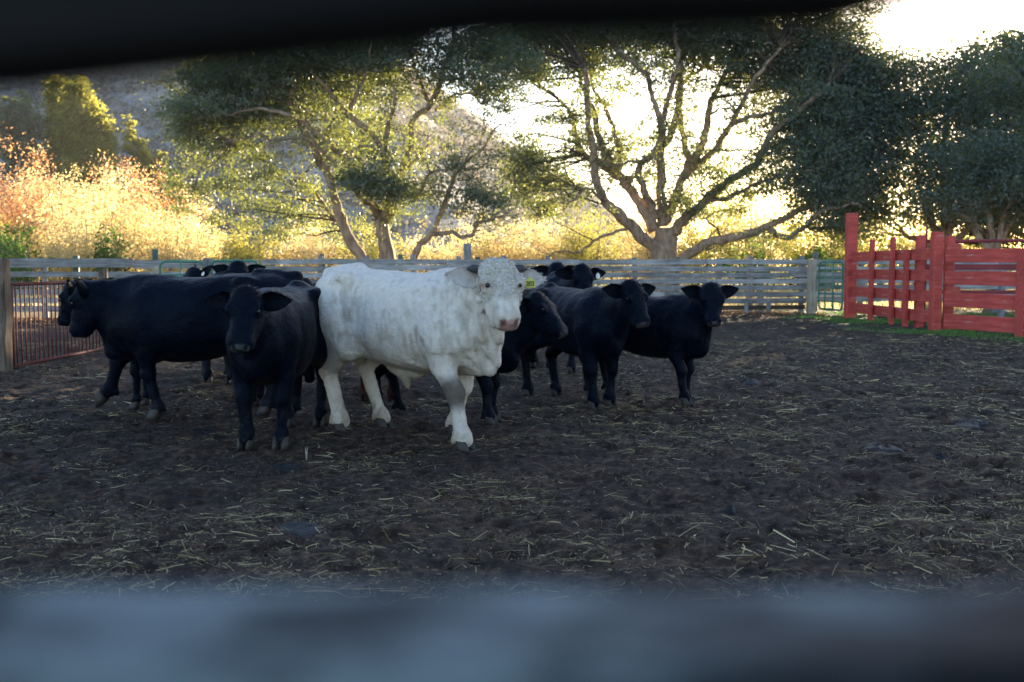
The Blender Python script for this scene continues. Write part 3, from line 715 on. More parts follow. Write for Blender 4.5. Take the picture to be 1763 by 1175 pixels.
# ------------------------------------------------------------------ cattle
class Field:
    """a signed distance grid; shapes are blended into it and the skin is taken as one mesh"""
    def __init__(s, lo, hi, h):
        s.lo = np.array(lo, float); s.h = h
        s.n = np.ceil((np.array(hi) - s.lo) / h).astype(int) + 1
        s.f = np.full(s.n, 0.6, np.float32)
    def region(s, lo, hi, m=0.14):
        a = np.clip(np.floor((np.array(lo) - m - s.lo) / s.h).astype(int), 0, s.n - 1); b = np.clip(np.ceil((np.array(hi) + m - s.lo) / s.h).astype(int) + 1, 1, s.n)
        sl = tuple(slice(i, j) for i, j in zip(a, b))
        ax = [s.lo[i] + s.h * np.arange(a[i], b[i]) for i in range(3)]
        return sl, np.stack(np.meshgrid(*ax, indexing='ij'), -1).astype(np.float32)
    def union(s, sl, d, k):
        a = s.f[sl]; h = np.clip(0.5 + 0.5 * (a - d) / k, 0, 1); s.f[sl] = a * (1 - h) + d * h - k * h * (1 - h)
    def cut(s, sl, d, k):
        a = s.f[sl]; d = -d; h = np.clip(0.5 - 0.5 * (a - d) / k, 0, 1); s.f[sl] = a * (1 - h) + d * h + k * h * (1 - h)
    def cone(s, a, b, ra, rb, k=0.03, flat=None, op='union'):
        a = np.array(a, np.float32); b = np.array(b, np.float32); m = max(ra, rb)
        sl, P = s.region(np.minimum(a, b) - m, np.maximum(a, b) + m)
        ab = b - a; t = np.clip(((P - a) @ ab) / max(1e-9, ab @ ab), 0, 1)
        q = P - a - t[..., None] * ab
        if flat is not None:      # flat = (axis vector, factor): thinner across that axis
            ax, fct = np.array(flat[0], np.float32), flat[1]; c = q @ ax; q = q + ax * (c * (1 / fct - 1))[..., None]
        d = np.sqrt((q * q).sum(-1)) - (ra + (rb - ra) * t)
        (s.union if op == 'union' else s.cut)(sl, d, k)
    def ell(s, c, r, k=0.05, rot=None, op='union'):
        c = np.array(c, np.float32); r = np.array(r, np.float32); m = r.max()
        sl, P = s.region(c - m, c + m); q = P - c
        if rot is not None: q = q @ np.array(rot, np.float32)      # columns of rot: local axes
        k0 = np.sqrt(((q / r) ** 2).sum(-1)) + 1e-6; k1 = np.sqrt(((q / (r * r)) ** 2).sum(-1)) + 1e-6
        d = k0 * (k0 - 1) / k1
        (s.union if op == 'union' else s.cut)(sl, d, k)
    def loft(s, o, U, S_, Nn, us, w, top, bot, p=2.3, k=0.05):
        """section swept along axis U: half width w(u), from bot(u) to top(u) along Nn"""
        o = np.array(o, np.float32); U = np.array(U, np.float32); S_ = np.array(S_, np.float32); Nn = np.array(Nn, np.float32)
        us = np.array(us, float); W = np.array(w, float); T = np.array(top, float); B = np.array(bot, float)
        pts = np.array([o + U * u + S_ * sg * ww + Nn * z for u, ww, t_, b_ in zip(us, W, T, B) for sg in (-1, 1) for z in (t_, b_)])
        sl, P = s.region(pts.min(0), pts.max(0)); q = P - o
        u = q @ U; y = q @ S_; z = q @ Nn; uc = np.clip(u, us[0], us[-1])
        ww = spl(us, W, uc); tt = spl(us, T, uc); bb = spl(us, B, uc); hh = (tt - bb) / 2; zc = (tt + bb) / 2
        g = (np.abs(y / ww) ** p + np.abs((z - zc) / hh) ** p) ** (1 / p)
        d = (g - 1) * np.minimum(ww, hh); e = np.abs(u - uc)
        d = np.where(e > 0, np.sqrt(np.maximum(d, 0) ** 2 + e ** 2) + np.minimum(d, 0) * 0, d)
        s.union(sl, d.astype(np.float32), k)
    def mesh(s, smooth=2):
        f = s.f; h = s.h; sg = f < 0
        c = sum(sg[i:sg.shape[0] - 1 + i, j:sg.shape[1] - 1 + j, k:sg.shape[2] - 1 + k].astype(np.int8) for i in (0, 1) for j in (0, 1) for k in (0, 1))
        act = (c > 0) & (c < 8); idx = np.argwhere(act); ids = np.full(act.shape, -1, np.int64); ids[act] = np.arange(len(idx))
        co = np.array([(i, j, k) for i in (0, 1) for j in (0, 1) for k in (0, 1)])
        val = np.stack([f[idx[:, 0] + a, idx[:, 1] + b, idx[:, 2] + d] for a, b, d in co], 1)
        acc = np.zeros((len(idx), 3)); cnt = np.zeros(len(idx))
        for a in range(8):
            for b in range(a + 1, 8):
                if np.abs(co[a] - co[b]).sum() != 1: continue
                cr = (val[:, a] < 0) != (val[:, b] < 0)
                t = np.where(cr, val[:, a] / np.where(cr, val[:, a] - val[:, b], 1), 0)
                acc += np.where(cr[:, None], co[a] + t[:, None] * (co[b] - co[a]), 0); cnt += cr
        V = s.lo + h * (idx + acc / cnt[:, None])
        Fs = []
        for ax in range(3):
            o1, o2 = (ax + 1) % 3, (ax + 2) % 3
            s0 = [slice(None)] * 3; s1 = [slice(None)] * 3; s0[ax] = slice(0, -1); s1[ax] = slice(1, None)
            for o_ in (o1, o2): s0[o_] = slice(1, -1); s1[o_] = slice(1, -1)
            A, B = sg[tuple(s0)], sg[tuple(s1)]; ch = np.argwhere(A != B)
            base = ch.copy(); base[:, o1] += 1; base[:, o2] += 1
            def cell(d1, d2):
                q = base.copy(); q[:, o1] -= d1; q[:, o2] -= d2; return ids[q[:, 0], q[:, 1], q[:, 2]]
            Q = np.stack([cell(1, 1), cell(0, 1), cell(0, 0), cell(1, 0)], 1)
            inside = A[ch[:, 0], ch[:, 1], ch[:, 2]]
            Q[~inside] = Q[~inside][:, ::-1]; Fs.append(Q)
        F = np.concatenate(Fs); F = F[(F >= 0).all(1)]
        for _ in range(smooth):
            a2 = np.zeros_like(V); n2 = np.zeros(len(V))
            for i in range(4):
                np.add.at(a2, F[:, i], V[F[:, (i + 1) % 4]]); np.add.at(n2, F[:, i], 1)
            V = V * 0.45 + 0.55 * a2 / np.maximum(n2, 1)[:, None]
        return V, F
def vnormals(V, F):
    n_ = np.cross(V[F[:, 2]] - V[F[:, 0]], V[F[:, 3]] - V[F[:, 1]]); N_ = np.zeros_like(V)
    for i in range(4): np.add.at(N_, F[:, i], n_)
    return N_ / (np.linalg.norm(N_, axis=1, keepdims=True) + 1e-9)

def ear_mesh(L, Wd, cup):
    """a cupped leaf-shaped ear along +x, opening towards +z"""
    nu, nv = 14, 9; V = []
    for side in (0, 1):
        for i in range(nu):
            u = i / (nu - 1); wid = Wd * 0.5 * (0.42 * (1 - u) ** 1.5 + math.sin(math.pi * min(1, u * 0.93 + 0.03) ** 0.85) ** 0.75 * 0.9)
            for j in range(nv):
                v = j / (nv - 1) * 2 - 1; c = cup * (1 - 0.45 * u) + 0.5 * (1 - u) ** 3
                a = v * c * 1.5
                y = wid * math.sin(a) / max(0.35, math.sin(min(1.5, c * 1.5))) if c > 0.05 else wid * v
                z = -wid * (math.cos(a) - math.cos(c * 1.5)) * 0.9
                th = 0.006 * (1 - v * v) * (1 if u < 0.97 else 0.3) + 0.0015
                V.append((L * u, y, z - (th if side else 0) + 0.02 * u * u))
    F = []
    o = nu * nv
    for i in range(nu - 1):
        for j in range(nv - 1):
            q = (i * nv + j, i * nv + j + 1, (i + 1) * nv + j + 1, (i + 1) * nv + j)
            F.append(q[::-1]); F.append(tuple(o + x for x in q))
    for i in range(nu - 1):
        F.append((i * nv, (i + 1) * nv, o + (i + 1) * nv, o + i * nv)); j = nv - 1
        F.append((o + i * nv + j, o + (i + 1) * nv + j, (i + 1) * nv + j, i * nv + j))
    for j in range(nv - 1):
        i = nu - 1; F.append((i * nv + j, i * nv + j + 1, o + i * nv + j + 1, o + i * nv + j))
    return np.array(V), np.array(F)
def hoof_mb(s, dirx):
    """two claws pointing along +x, rotated by dirx"""
    mb = MB(); ca, sa = math.cos(dirx), math.sin(dirx)
    for sd in (-1, 1):
        V = []; K = 10; lev = [(0.0, 1.0), (0.035, 0.93), (0.07, 0.80), (0.085, 0.6)]
        for z, sc_ in lev:
            for j in range(K):
                a = j / K * 2 * math.pi; px = math.cos(a); py = math.sin(a)
                x = (0.058 if px > 0 else 0.038) * px * sc_ - z * 0.35 + 0.008; y = 0.029 * py * sc_ * (1 - 0.35 * max(0, px)) + sd * 0.031
                V.append(((x * ca - y * sa) * s, (x * sa + y * ca) * s, z * s))
        F4 = [(i * K + j, i * K + (j + 1) % K, (i + 1) * K + (j + 1) % K, (i + 1) * K + j) for i in range(3) for j in range(K)]
        F3 = []
        V.append((0.0, sd * 0.031 * s * 0, 0.0)); c0 = len(V) - 1
        V[c0] = ((0.0 * ca - sd * 0.031 * sa) * s, (0 * sa + sd * 0.031 * ca) * s, 0.0)
        V.append((V[c0][0] - 0.03 * s * ca, V[c0][1] - 0.03 * s * sa, 0.088 * s))
        for j in range(K): F3.append((c0, (j + 1) % K, j)); F3.append((c0 + 1, 3 * K + j, 3 * K + (j + 1) % K))
        mb.add(V, F4, F3)
    return mb

def rot_basis(x, up):
    x = Vector(x).normalized(); z = Vector(up); z = (z - x * z.dot(x)).normalized(); y = z.cross(x)
    return Matrix((x, y, z)).transposed()

def cow(label, loc, heading, scale=1.0, kind='black', voxel=0.014, head_yaw=0.0, head_pitch=66, poll=(1.13, 0, 1.33), head_s=1.0, bulk=1.0,
        feet=None, tufts=9000, seed=1, ear_up=0.0, ear_tags=(), legs_thick=1.0, tail_swing=0.0, fur=0.02, ears=(1, 1), col=None, belly=0.0, neck=1.0, ear_fwd=0.25, group='dark cattle in the yard', eyes=True, calf=0.0):
    S = scale; B = bulk
    feet = feet or {}
    root = thing('bull' if kind == 'white' else 'cow', label, 'bull' if kind == 'white' else 'cow', (loc[0], loc[1], gz(loc[0], loc[1])), R(heading), group)
    hy = R(head_yaw); hp = R(head_pitch)
    fw = np.array([math.cos(hy), math.sin(hy), 0]); up = np.array([0, 0, 1.0])
    U = math.cos(hp) * fw - math.sin(hp) * up; Nn = math.sin(hp) * fw + math.cos(hp) * up; Sx = np.cross(Nn, U)   # Sx points to the animal's left
    po = np.array(poll, float) + np.array([0, 0, -calf])
    hs = head_s
    lo = np.array([-1.15, -0.62, -0.02]); hi = np.array([max(po[0] + 0.55, 1.3), 0.62, max(1.52, po[2] + 0.16)])
    pm = po + U * 0.55 * hs
    lo[1] = min(lo[1], pm[1] - 0.2, po[1] - 0.3); hi[1] = max(hi[1], pm[1] + 0.2, po[1] + 0.3); hi[0] = max(hi[0], pm[0] + 0.2)
    f = Field(lo, hi, voxel / S)
    cd = calf * 1.0
    # trunk
    bb = belly
    f.loft((0, 0, 0), (1, 0, 0), (0, 1, 0), (0, 0, 1),
           [-0.84, -0.76, -0.62, -0.45, -0.25, 0.0, 0.22, 0.42, 0.58, 0.72, 0.84],
           np.array([0.13, 0.20, 0.265, 0.275, 0.275, 0.31, 0.305, 0.27, 0.245, 0.20, 0.13]) * B,
           np.array([1.21, 1.275, 1.315, 1.315, 1.30, 1.285, 1.28, 1.285, 1.25, 1.13, 1.00]),
           np.array([0.98, 0.86, 0.74, 0.66, 0.595 - bb, 0.55 - bb, 0.535 - bb, 0.535, 0.55, 0.60, 0.70]), 2.25, 0.06)
    # haunch, shoulder, hip bones, withers, brisket
    for s_ in (-1, 1):
        f.ell((-0.58, s_ * 0.175 * B, 0.94), (0.22, 0.120 * B, 0.30), 0.045)
        f.ell((0.50, s_ * 0.180 * B, 0.90), (0.155, 0.10 * B, 0.28), 0.04, rot=Matrix.Rotation(R(-14), 3, 'Y'))
        f.ell((-0.42, s_ * 0.205 * B, 1.245), (0.085, 0.055, 0.05), 0.07)
        f.ell((-0.80, s_ * 0.085 * B, 1.16), (0.06, 0.05, 0.06), 0.06)
        f.ell((0.70, s_ * 0.14 * B, 0.83), (0.10, 0.08, 0.11), 0.06)
        f.ell((-0.27, s_ * 0.325 * B, 1.00), (0.12, 0.075, 0.17), 0.07, op='cut')      # flank hollow
    f.cone((-0.84, 0, 1.27), (-0.5, 0, 1.30), 0.05, 0.06, 0.06)
    f.ell((0.74, 0, 0.69), (0.14, 0.09 * B, 0.13), 0.06)
    f.ell((0.42, 0, 1.255), (0.20, 0.07, 0.05), 0.05)
    # neck
    wb = np.array([0.56, 0, 1.02]); nb = po + U * 0.10 * hs - Nn * 0.10 * hs
    cb = np.array([0.74, 0, 0.86]); jb = po + U * 0.20 * hs - Nn * 0.15 * hs
    cr = np.array([0.46, 0, 1.20]); cp = po + U * 0.02 * hs - Nn * 0.07 * hs
    mid = lambda a, b, t, lift=0: a + (b - a) * t + np.array([0, 0, lift])
    f.cone(wb, nb, 0.19 * B * neck, 0.105 * hs, 0.06, (np.array([0, 1, 0]), 0.80))
    f.cone(cb, jb, 0.165 * B * neck, 0.085 * hs, 0.06, (np.array([0, 1, 0]), 0.72))
    f.cone(cr, cp, 0.07 * B * neck, 0.065 * hs, 0.06)
    f.cone(mid(cr, cb, 0.55), mid(nb, jb, 0.5), 0.165 * B * neck, 0.10 * hs, 0.06, (np.array([0, 1, 0]), 0.85))
    if kind == 'white' or neck > 1.05:       # dewlap
        f.cone((0.84, 0, 0.66), po + U * 0.30 * hs - Nn * 0.18 * hs, 0.08, 0.05, 0.06, (np.array([0, 1, 0]), 0.5))
        f.cone((0.45, 0, 0.56), (0.84, 0, 0.60), 0.05, 0.065, 0.06, (np.array([0, 1, 0]), 0.7))
    # head
    wd = np.array([0.085, 0.118, 0.128, 0.127, 0.106, 0.088, 0.081, 0.079, 0.062]) * hs
    if kind == 'white': wd = wd * np.array([1.42, 1.40, 1.34, 1.26, 1.20, 1.16, 1.14, 1.12, 1.12])
    f.loft(po, U, Sx, Nn, np.array([-0.02, 0.045, 0.11, 0.18, 0.265, 0.33, 0.385, 0.43, 0.462]) * hs, wd,
           np.array([0.02, 0.062, 0.075, 0.072, 0.064, 0.060, 0.058, 0.053, 0.034]) * hs,
           np.array([-0.09, -0.15, -0.18, -0.195, -0.180, -0.150, -0.122, -0.104, -0.076]) * hs, 2.5, 0.03)
    for s_ in (-1, 1):
        e = po + U * 0.175 * hs + Sx * s_ * 0.100 * hs * (1.30 if kind == 'white' else 1.09) + Nn * (0.018 if kind == 'white' else 0.028) * hs
        f.ell(e + Nn * 0.010 * hs - U * 0.014 * hs, np.array([0.050, 0.030, 0.034]) * hs, 0.03, rot=np.stack([U, Sx, Nn], 1))    # brow
        f.ell(e + Nn * 0.004 * hs + Sx * s_ * 0.026 * hs + U * 0.004, np.array([0.026, 0.016, 0.020]) * hs, 0.012, rot=np.stack([U, Sx, Nn], 1), op='cut')
        f.ell(po + U * 0.41 * hs + Sx * s_ * 0.054 * hs + Nn * 0.0 * hs, np.array([0.055, 0.03, 0.05]) * hs, 0.03, rot=np.stack([U, Sx, Nn], 1))
        nz = po + U * 0.466 * hs + Sx * s_ * 0.044 * hs * (1.1 if kind == 'white' else 1) + Nn * 0.036 * hs
        f.cone(nz, nz - U * 0.025 * hs + Sx * s_ * 0.022 * hs + Nn * 0.004, 0.014 * hs, 0.016 * hs, 0.006, op='cut')
        f.ell(po + U * 0.235 * hs + Sx * s_ * 0.066 * hs - Nn * 0.10 * hs, np.array([0.10, 0.035, 0.06]) * hs, 0.04, rot=np.stack([U, Sx, Nn], 1))   # jaw muscle
    # mouth line
    for s_ in (-1, 1):
        f.cone(po + U * 0.487 * hs - Nn * 0.042 * hs, po + U * 0.462 * hs + Sx * s_ * 0.085 * hs - Nn * 0.050 * hs, 0.012 * hs, 0.010 * hs, 0.010, op='cut')
        f.cone(po + U * 0.462 * hs + Sx * s_ * 0.085 * hs - Nn * 0.050 * hs, po + U * 0.37 * hs + Sx * s_ * 0.105 * hs - Nn * 0.070 * hs, 0.010 * hs, 0.012 * hs, 0.010, op='cut')
    f.ell(po + U * 0.015 * hs + Nn * 0.005, np.array([0.05, 0.075, 0.06]) * hs * (1.25 if kind == 'white' else 1), 0.05, rot=np.stack([U, Sx, Nn], 1))   # poll
    # legs
    T = legs_thick; hooves = []
    for nm, s_ in (('fl', 1), ('fr', -1)):
        fx, fy, fz = feet.get(nm, (0.56, 0.15 * s_, 0.0)); dx = fx - 0.56; lift = fz
        E = np.array([0.47, s_ * 0.175 * B, 0.74]); 
        K = np.array([0.535 + 0.52 * dx + lift * 0.75, s_ * 0.160 + (fy - s_ * 0.15) * 0.5, 0.415 + lift * 0.75])
        Ft = np.array([fx - 0.03 - lift * 0.15, fy, 0.125 + fz]); H = np.array([fx, fy, 0.045 + fz])
        f.cone(E + np.array([0.02, 0, 0.12]), E + (K - E) * 0.45, 0.125 * T, 0.078 * T, 0.06, (np.array([0, 1, 0]), 0.85))
        f.cone(E + (K - E) * 0.40, K, 0.078 * T, 0.054 * T, 0.03)
        f.ell(K + np.array([0.008, 0, 0]), np.array([0.060, 0.058, 0.075]) * T, 0.03)
        f.cone(K, Ft, 0.047 * T, 0.041 * T, 0.02)
        f.ell(Ft, np.array([0.054, 0.054, 0.055]) * T, 0.025); f.cone(Ft, H + np.array([-0.006, 0, 0.045]), 0.046 * T, 0.047 * T, 0.02)
        for q in (-1, 1): f.cone(Ft + np.array([-0.045, q * 0.028, -0.015]), Ft + np.array([-0.058, q * 0.03, -0.045]), 0.018 * T, 0.013 * T, 0.012)
        hooves.append((fx, fy, fz))
    for nm, s_ in (('rl', 1), ('rr', -1)):
        fx, fy, fz = feet.get(nm, (-0.66, 0.16 * s_, 0.0)); dx = fx + 0.66
        Hp = np.array([-0.58, s_ * 0.16 * B, 0.98]); St = np.array([-0.40 + 0.12 * dx, s_ * 0.205 * B, 0.74])
        Hk = np.array([-0.775 + 0.62 * dx, s_ * 0.165 + (fy - s_ * 0.16) * 0.6, 0.50]); Ft = np.array([fx - 0.04, fy, 0.125 + fz]); H = np.array([fx, fy, 0.045 + fz])
        f.cone(Hp, St, 0.20, 0.12 * T, 0.07, (np.array([0, 1, 0]), 0.72))
        f.cone(Hp + np.array([-0.10, 0, -0.08]), Hk + np.array([0.03, 0, 0.10]), 0.15 * T, 0.065 * T, 0.07, (np.array([0, 1, 0]), 0.70))
        f.cone(St + np.array([-0.04, 0, -0.02]), Hk, 0.105 * T, 0.058 * T, 0.05, (np.array([0, 1, 0]), 0.85))
        f.ell(Hk + np.array([-0.004, 0, 0.0]), np.array([0.072, 0.052, 0.080]) * T, 0.03); f.cone(Hk + np.array([-0.035, 0, 0.09]), Hk + np.array([-0.03, 0, -0.02]), 0.024, 0.036 * T, 0.03)
        f.cone(Hk, Ft, 0.056 * T, 0.045 * T, 0.02, (np.array([0, 1, 0]), 0.82))
        f.ell(Ft, np.array([0.057, 0.055, 0.056]) * T, 0.025); f.cone(Ft, H + np.array([-0.006, 0, 0.045]), 0.048 * T, 0.049 * T, 0.02)
        for q in (-1, 1): f.cone(Ft + np.array([-0.05, q * 0.028, -0.015]), Ft + np.array([-0.062, q * 0.03, -0.045]), 0.018 * T, 0.013 * T, 0.012)
        hooves.append((fx, fy, fz))
    if kind == 'white':
        f.cone((-0.10, 0, 0.56 - bb), (0.10, 0, 0.53 - bb), 0.055, 0.06, 0.07); f.cone((-0.02, 0, 0.52 - bb), (0.02, 0, 0.41 - bb), 0.055, 0.022, 0.05)
        f.ell((-0.52, 0, 0.66), (0.09, 0.08, 0.12), 0.05)
    # tail
    ts = tail_swing
    f.cone((-0.82, 0, 1.21), (-0.905, ts * 0.3, 1.10), 0.045, 0.032, 0.05); f.cone((-0.905, ts * 0.3, 1.10), (-0.925, ts * 0.8, 0.75), 0.028, 0.020, 0.02); f.cone((-0.93, ts * 0.8, 0.75), (-0.91, ts, 0.42), 0.024, 0.045, 0.02)
    # muscles and folds
    sl, P = f.region(lo, hi, 0.0)
    mus = 0.013 * lattice_noise(P + seed, 4.5, 71) + (0.0035 if kind == 'white' else 0.006) * lattice_noise(P + seed, 12, 72) + (0.0012 if kind == 'white' else 0.0025) * lattice_noise(P + seed, 28, 75)
    if kind == 'white':
        dn = np.linalg.norm((P - np.array([0.92, 0, 0.95])) / np.array([0.30, 0.5, 0.45]), axis=-1)
        fold = np.sin((P[..., 0] * 0.9 + P[..., 2] * 0.25 + 0.03 * lattice_noise(P, 6, 73)) * 62)
        mus = mus + 0.022 * (np.abs(fold) ** 0.7 * np.sign(fold)) * np.clip(1.25 - dn, 0, 1)
        sd_ = np.abs(P[..., 1]) > 0.15
        rib = np.sin((P[..., 0] - 0.25 * (P[..., 2] - 0.9)) * 34); mus = mus + 0.005 * rib * sd_ * (np.abs(P[..., 0] - 0.1) < 0.3) * (P[..., 2] > 0.6)
        mus = mus - 0.016 * np.exp(-((P[..., 0] + 0.40 + 0.25 * (P[..., 2] - 1.0)) / 0.03) ** 2) * (P[..., 2] < 1.22) * (P[..., 2] > 0.66) * -1.0
        mus = mus + 0.014 * np.exp(-((P[..., 0] - 0.33 - 0.12 * (P[..., 2] - 0.9)) / 0.028) ** 2) * (P[..., 2] > 0.62) * (P[..., 2] < 1.15)
        mus = mus + 0.010 * lattice_noise(P, 16, 76) * np.clip((P[..., 0] - 0.30) / 0.2, 0, 1) * (P[..., 2] > 0.7)
        cu = 1 - np.clip((np.linalg.norm(P - (po + U * 0.12 * hs), axis=-1) - 0.16) / 0.10, 0, 1)
        mus = mus + cu * (0.011 * lattice_noise(P, 34, 74))
    f.f += mus.astype(np.float32)
    V, F = f.mesh(2)
    Nv = vnormals(V, F)
    # colour of the coat
    u = (V - po) @ U / hs; nn = (V - po) @ Nn / hs; ss = (V - po) @ Sx / hs
    inhead = (np.abs(ss) < 0.19) & (nn > -0.22) & (nn < 0.14) & (u > -0.25) & (u < 0.58)
    nz1 = lattice_noise(V + seed * 3.1, 4.0, 81)[:, None]; nz2 = lattice_noise(V + seed, 15, 82)[:, None]; nz3 = lattice_noise(V + seed, 45, 83)[:, None]
    z = V[:, 2:3]
    nzs = lattice_noise(V * np.array([1, 1, 0.3]) + seed, 38, 84)[:, None]
    if kind == 'white':
        C = np.array([[0.75, 0.675, 0.595]]) * (1 + 0.04 * nz1 + 0.05 * nz2 + 0.02 * nz3)
        dirt = np.array([[0.30, 0.22, 0.145]])
        def blend(C, m_, c): m_ = np.clip(m_, 0, 1); return C * (1 - m_) + c * m_
        C = blend(C, 0.22 * sstep(0.15, 0.6, nz1 + 0.5 * nz2), np.array([[0.56, 0.50, 0.42]]))
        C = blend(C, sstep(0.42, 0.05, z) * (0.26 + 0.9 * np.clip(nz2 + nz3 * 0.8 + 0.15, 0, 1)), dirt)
        def spot(c, r, k_=1.0): return 0.62 * k_ * np.clip(0.85 - 0.8 * np.linalg.norm((V - np.array(c)) / np.array(r), axis=1)[:, None] + 0.75 * nz2 + 0.55 * nzs, 0, 1)
        for s_ in (-1, 1):
            C = blend(C, spot((-0.66, s_ * 0.27, 0.86), (0.15, 0.2, 0.19), 0.9), dirt)        # dung stains on the thigh
            C = blend(C, spot((-0.36, s_ * 0.3, 0.98), (0.09, 0.2, 0.15), 0.95), dirt)
            C = blend(C, spot((-0.84, s_ * 0.12, 0.72), (0.12, 0.12, 0.22), 0.7), dirt * 0.7)
            C = blend(C, spot((0.16, s_ * 0.33, 0.84), (0.28, 0.2, 0.12), 0.6), dirt * 1.2)
            C = blend(C, spot((0.36, s_ * 0.28, 0.70), (0.14, 0.2, 0.17), 0.75), dirt * 1.1)
            C = blend(C, spot((0.86, s_ * 0.12, 0.78), (0.10, 0.12, 0.13), 0.7), dirt * 0.8)
            C = blend(C, spot((-0.45, s_ * 0.16, 0.62), (0.12, 0.12, 0.10), 0.8), dirt * 0.7)
        C = blend(C, 0.45 * np.clip(nzs * 1.3 + 0.1, 0, 1) * sstep(0.35, 0.6, V[:, 0:1]) * (z > 0.6), np.array([[0.46, 0.41, 0.34]]))  # shade among the neck curls painted as darker streaks
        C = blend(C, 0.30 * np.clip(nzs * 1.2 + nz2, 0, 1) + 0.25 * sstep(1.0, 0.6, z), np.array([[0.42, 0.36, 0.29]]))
        K = np.array([feet.get('fr', (0.56, -0.15, 0))[0] * 0.52 + 0.245, feet.get('fr', (0, -0.15, 0))[1] * 0.5 - 0.08, 0.40])
        C = blend(C, np.clip(2.3 - np.linalg.norm((V - K) / np.array([0.075, 0.09, 0.075]), axis=1)[:, None] + 0.2 * nz2, 0, 1) * 0.95, np.array([[0.105, 0.085, 0.066]]))
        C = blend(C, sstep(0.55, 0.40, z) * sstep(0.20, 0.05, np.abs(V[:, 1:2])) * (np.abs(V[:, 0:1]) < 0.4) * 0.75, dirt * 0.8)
        hm = (inhead)[:, None]
        C = blend(C, hm * sstep(0.33, 0.24, u)[:, None] * sstep(-0.12, -0.07, nn)[:, None] * (0.55 + 0.5 * np.clip(nz3, 0, 1)), np.array([[0.42, 0.375, 0.31]]))  # shade between the forehead curls painted as a darker undercoat
        C = blend(C, hm * sstep(0.30, 0.44, u)[:, None] * 0.35, np.array([[0.50, 0.40, 0.30]]))
        pink = hm * (np.abs(ss) < 0.072)[:, None] * sstep(0.428, 0.440, u + 0.012 * nz3[:, 0] - 0.10 * np.abs(ss) - 0.25 * np.clip(0.03 - nn, 0, 1))[:, None] * (nn > -0.046)[:, None]
        C = blend(C, pink * 0.92, np.array([[0.46, 0.285, 0.26]]))
        C = blend(C, hm * (sstep(0.40, 0.47, u) * sstep(-0.030, -0.05, nn))[:, None] * 0.75, np.array([[0.30, 0.19, 0.10]]))
        for s_ in (-1, 1):
            e = np.array([0.175, 0.142 * s_, 0.035]); d_ = np.linalg.norm((np.stack([u, ss, nn], 1) - e) / np.array([0.035, 0.03, 0.035]), axis=1)[:, None]
            C = blend(C, np.clip(1.35 - d_, 0, 1) * 0.65, np.array([[0.45, 0.26, 0.22]]))
            e = np.array([0.456, 0.050 * s_, 0.036]); d_ = np.linalg.norm((np.stack([u, ss, nn], 1) - e) / np.array([0.026, 0.021, 0.026]), axis=1)[:, None]
            C = blend(C, np.clip(1.6 - d_, 0, 1) * 0.95, np.array([[0.13, 0.045, 0.045]]))
            e = np.array([0.24, 0.12 * s_, 0.0]); d_ = np.linalg.norm((np.stack([u, ss, nn], 1) - e) / np.array([0.05, 0.04, 0.03]), axis=1)[:, None]
            C = blend(C, np.clip(1.2 - d_, 0, 1) * 0.5, dirt)
        C = np.clip(C, 0.02, 0.8)
    else:
        bc = np.array([col or (0.0011, 0.0026, 0.0085)])  # the sky's blue sheen is put into the black base colour
        C = bc * (1 + 0.25 * nz1 + 0.25 * nz2 + 0.2 * nz3)
        rust = np.clip(sstep(1.15, 1.33, z) * (0.2 + 0.8 * np.clip(nz1 * 1.6, 0, 1)), 0, 1) * 0.6
        C = C * (1 - rust) + np.array([[0.0075, 0.0055, 0.0068]]) * rust
        dust = sstep(0.50, 0.06, z) * np.clip(0.15 + 0.85 * nz2 + 0.6 * nz3, 0, 1) * 0.75
        C = C * (1 - dust) + np.array([[0.030, 0.030, 0.033]]) * dust
        mz = (inhead * sstep(0.425, 0.440, u - 0.10 * np.abs(ss) - 0.25 * np.clip(0.03 - nn, 0, 1)) * sstep(0.070, 0.058, np.abs(ss) - 0.25 * np.clip(nn, -0.05, 0.05)) * sstep(-0.046, -0.036, nn))[:, None]
        C = C * (1 - mz) + np.array([[0.060, 0.062, 0.070]]) * mz
        for s_ in (-1, 1):
            e = np.array([0.456, 0.045 * s_, 0.036]); d_ = np.linalg.norm((np.stack([u, ss, nn], 1) - e) / np.array([0.020, 0.014, 0.020]), axis=1)[:, None]
            m_ = np.clip(1.6 - d_, 0, 1) * inhead[:, None]; C = C * (1 - m_) + 0.002 * m_
        C = np.clip(C, 0.001, 0.2)
    hm = M['white_hide'] if kind == 'white' else M['black_hide']
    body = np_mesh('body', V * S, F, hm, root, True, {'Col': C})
    # short hair standing off the skin, so the outline is soft
    if tufts and kind != 'white': tufts = int(tufts * 2.4)
    if tufts:
        r_ = np.random.default_rng(seed + 500)
        ok = V[:, 2] > 0.13
        if kind != 'white': ok &= ~(inhead & (u > 0.44))
        else: ok &= ~(inhead & (u > 0.43))
        for s_ in (-1, 1):
            e = po + U * 0.178 * hs + Sx * s_ * 0.098 * hs * (1.32 if kind == 'white' else 1.09) + Nn * 0.040 * hs
            ok &= np.linalg.norm(V - e, axis=1) > 0.048 * hs
        pk = r_.choice(np.nonzero(ok)[0], tufts); p = V[pk]; nrm = Nv[pk]
        flow = np.tile(np.array([-0.75, 0, -0.6]), (tufts, 1)) + r_.normal(0, 0.45, (tufts, 3))
        hd = inhead[pk] & (u[pk] < (0.27 if kind == 'white' else 0.36)) & (u[pk] > -0.2) & ((nn[pk] > -0.09) | (kind != 'white'))
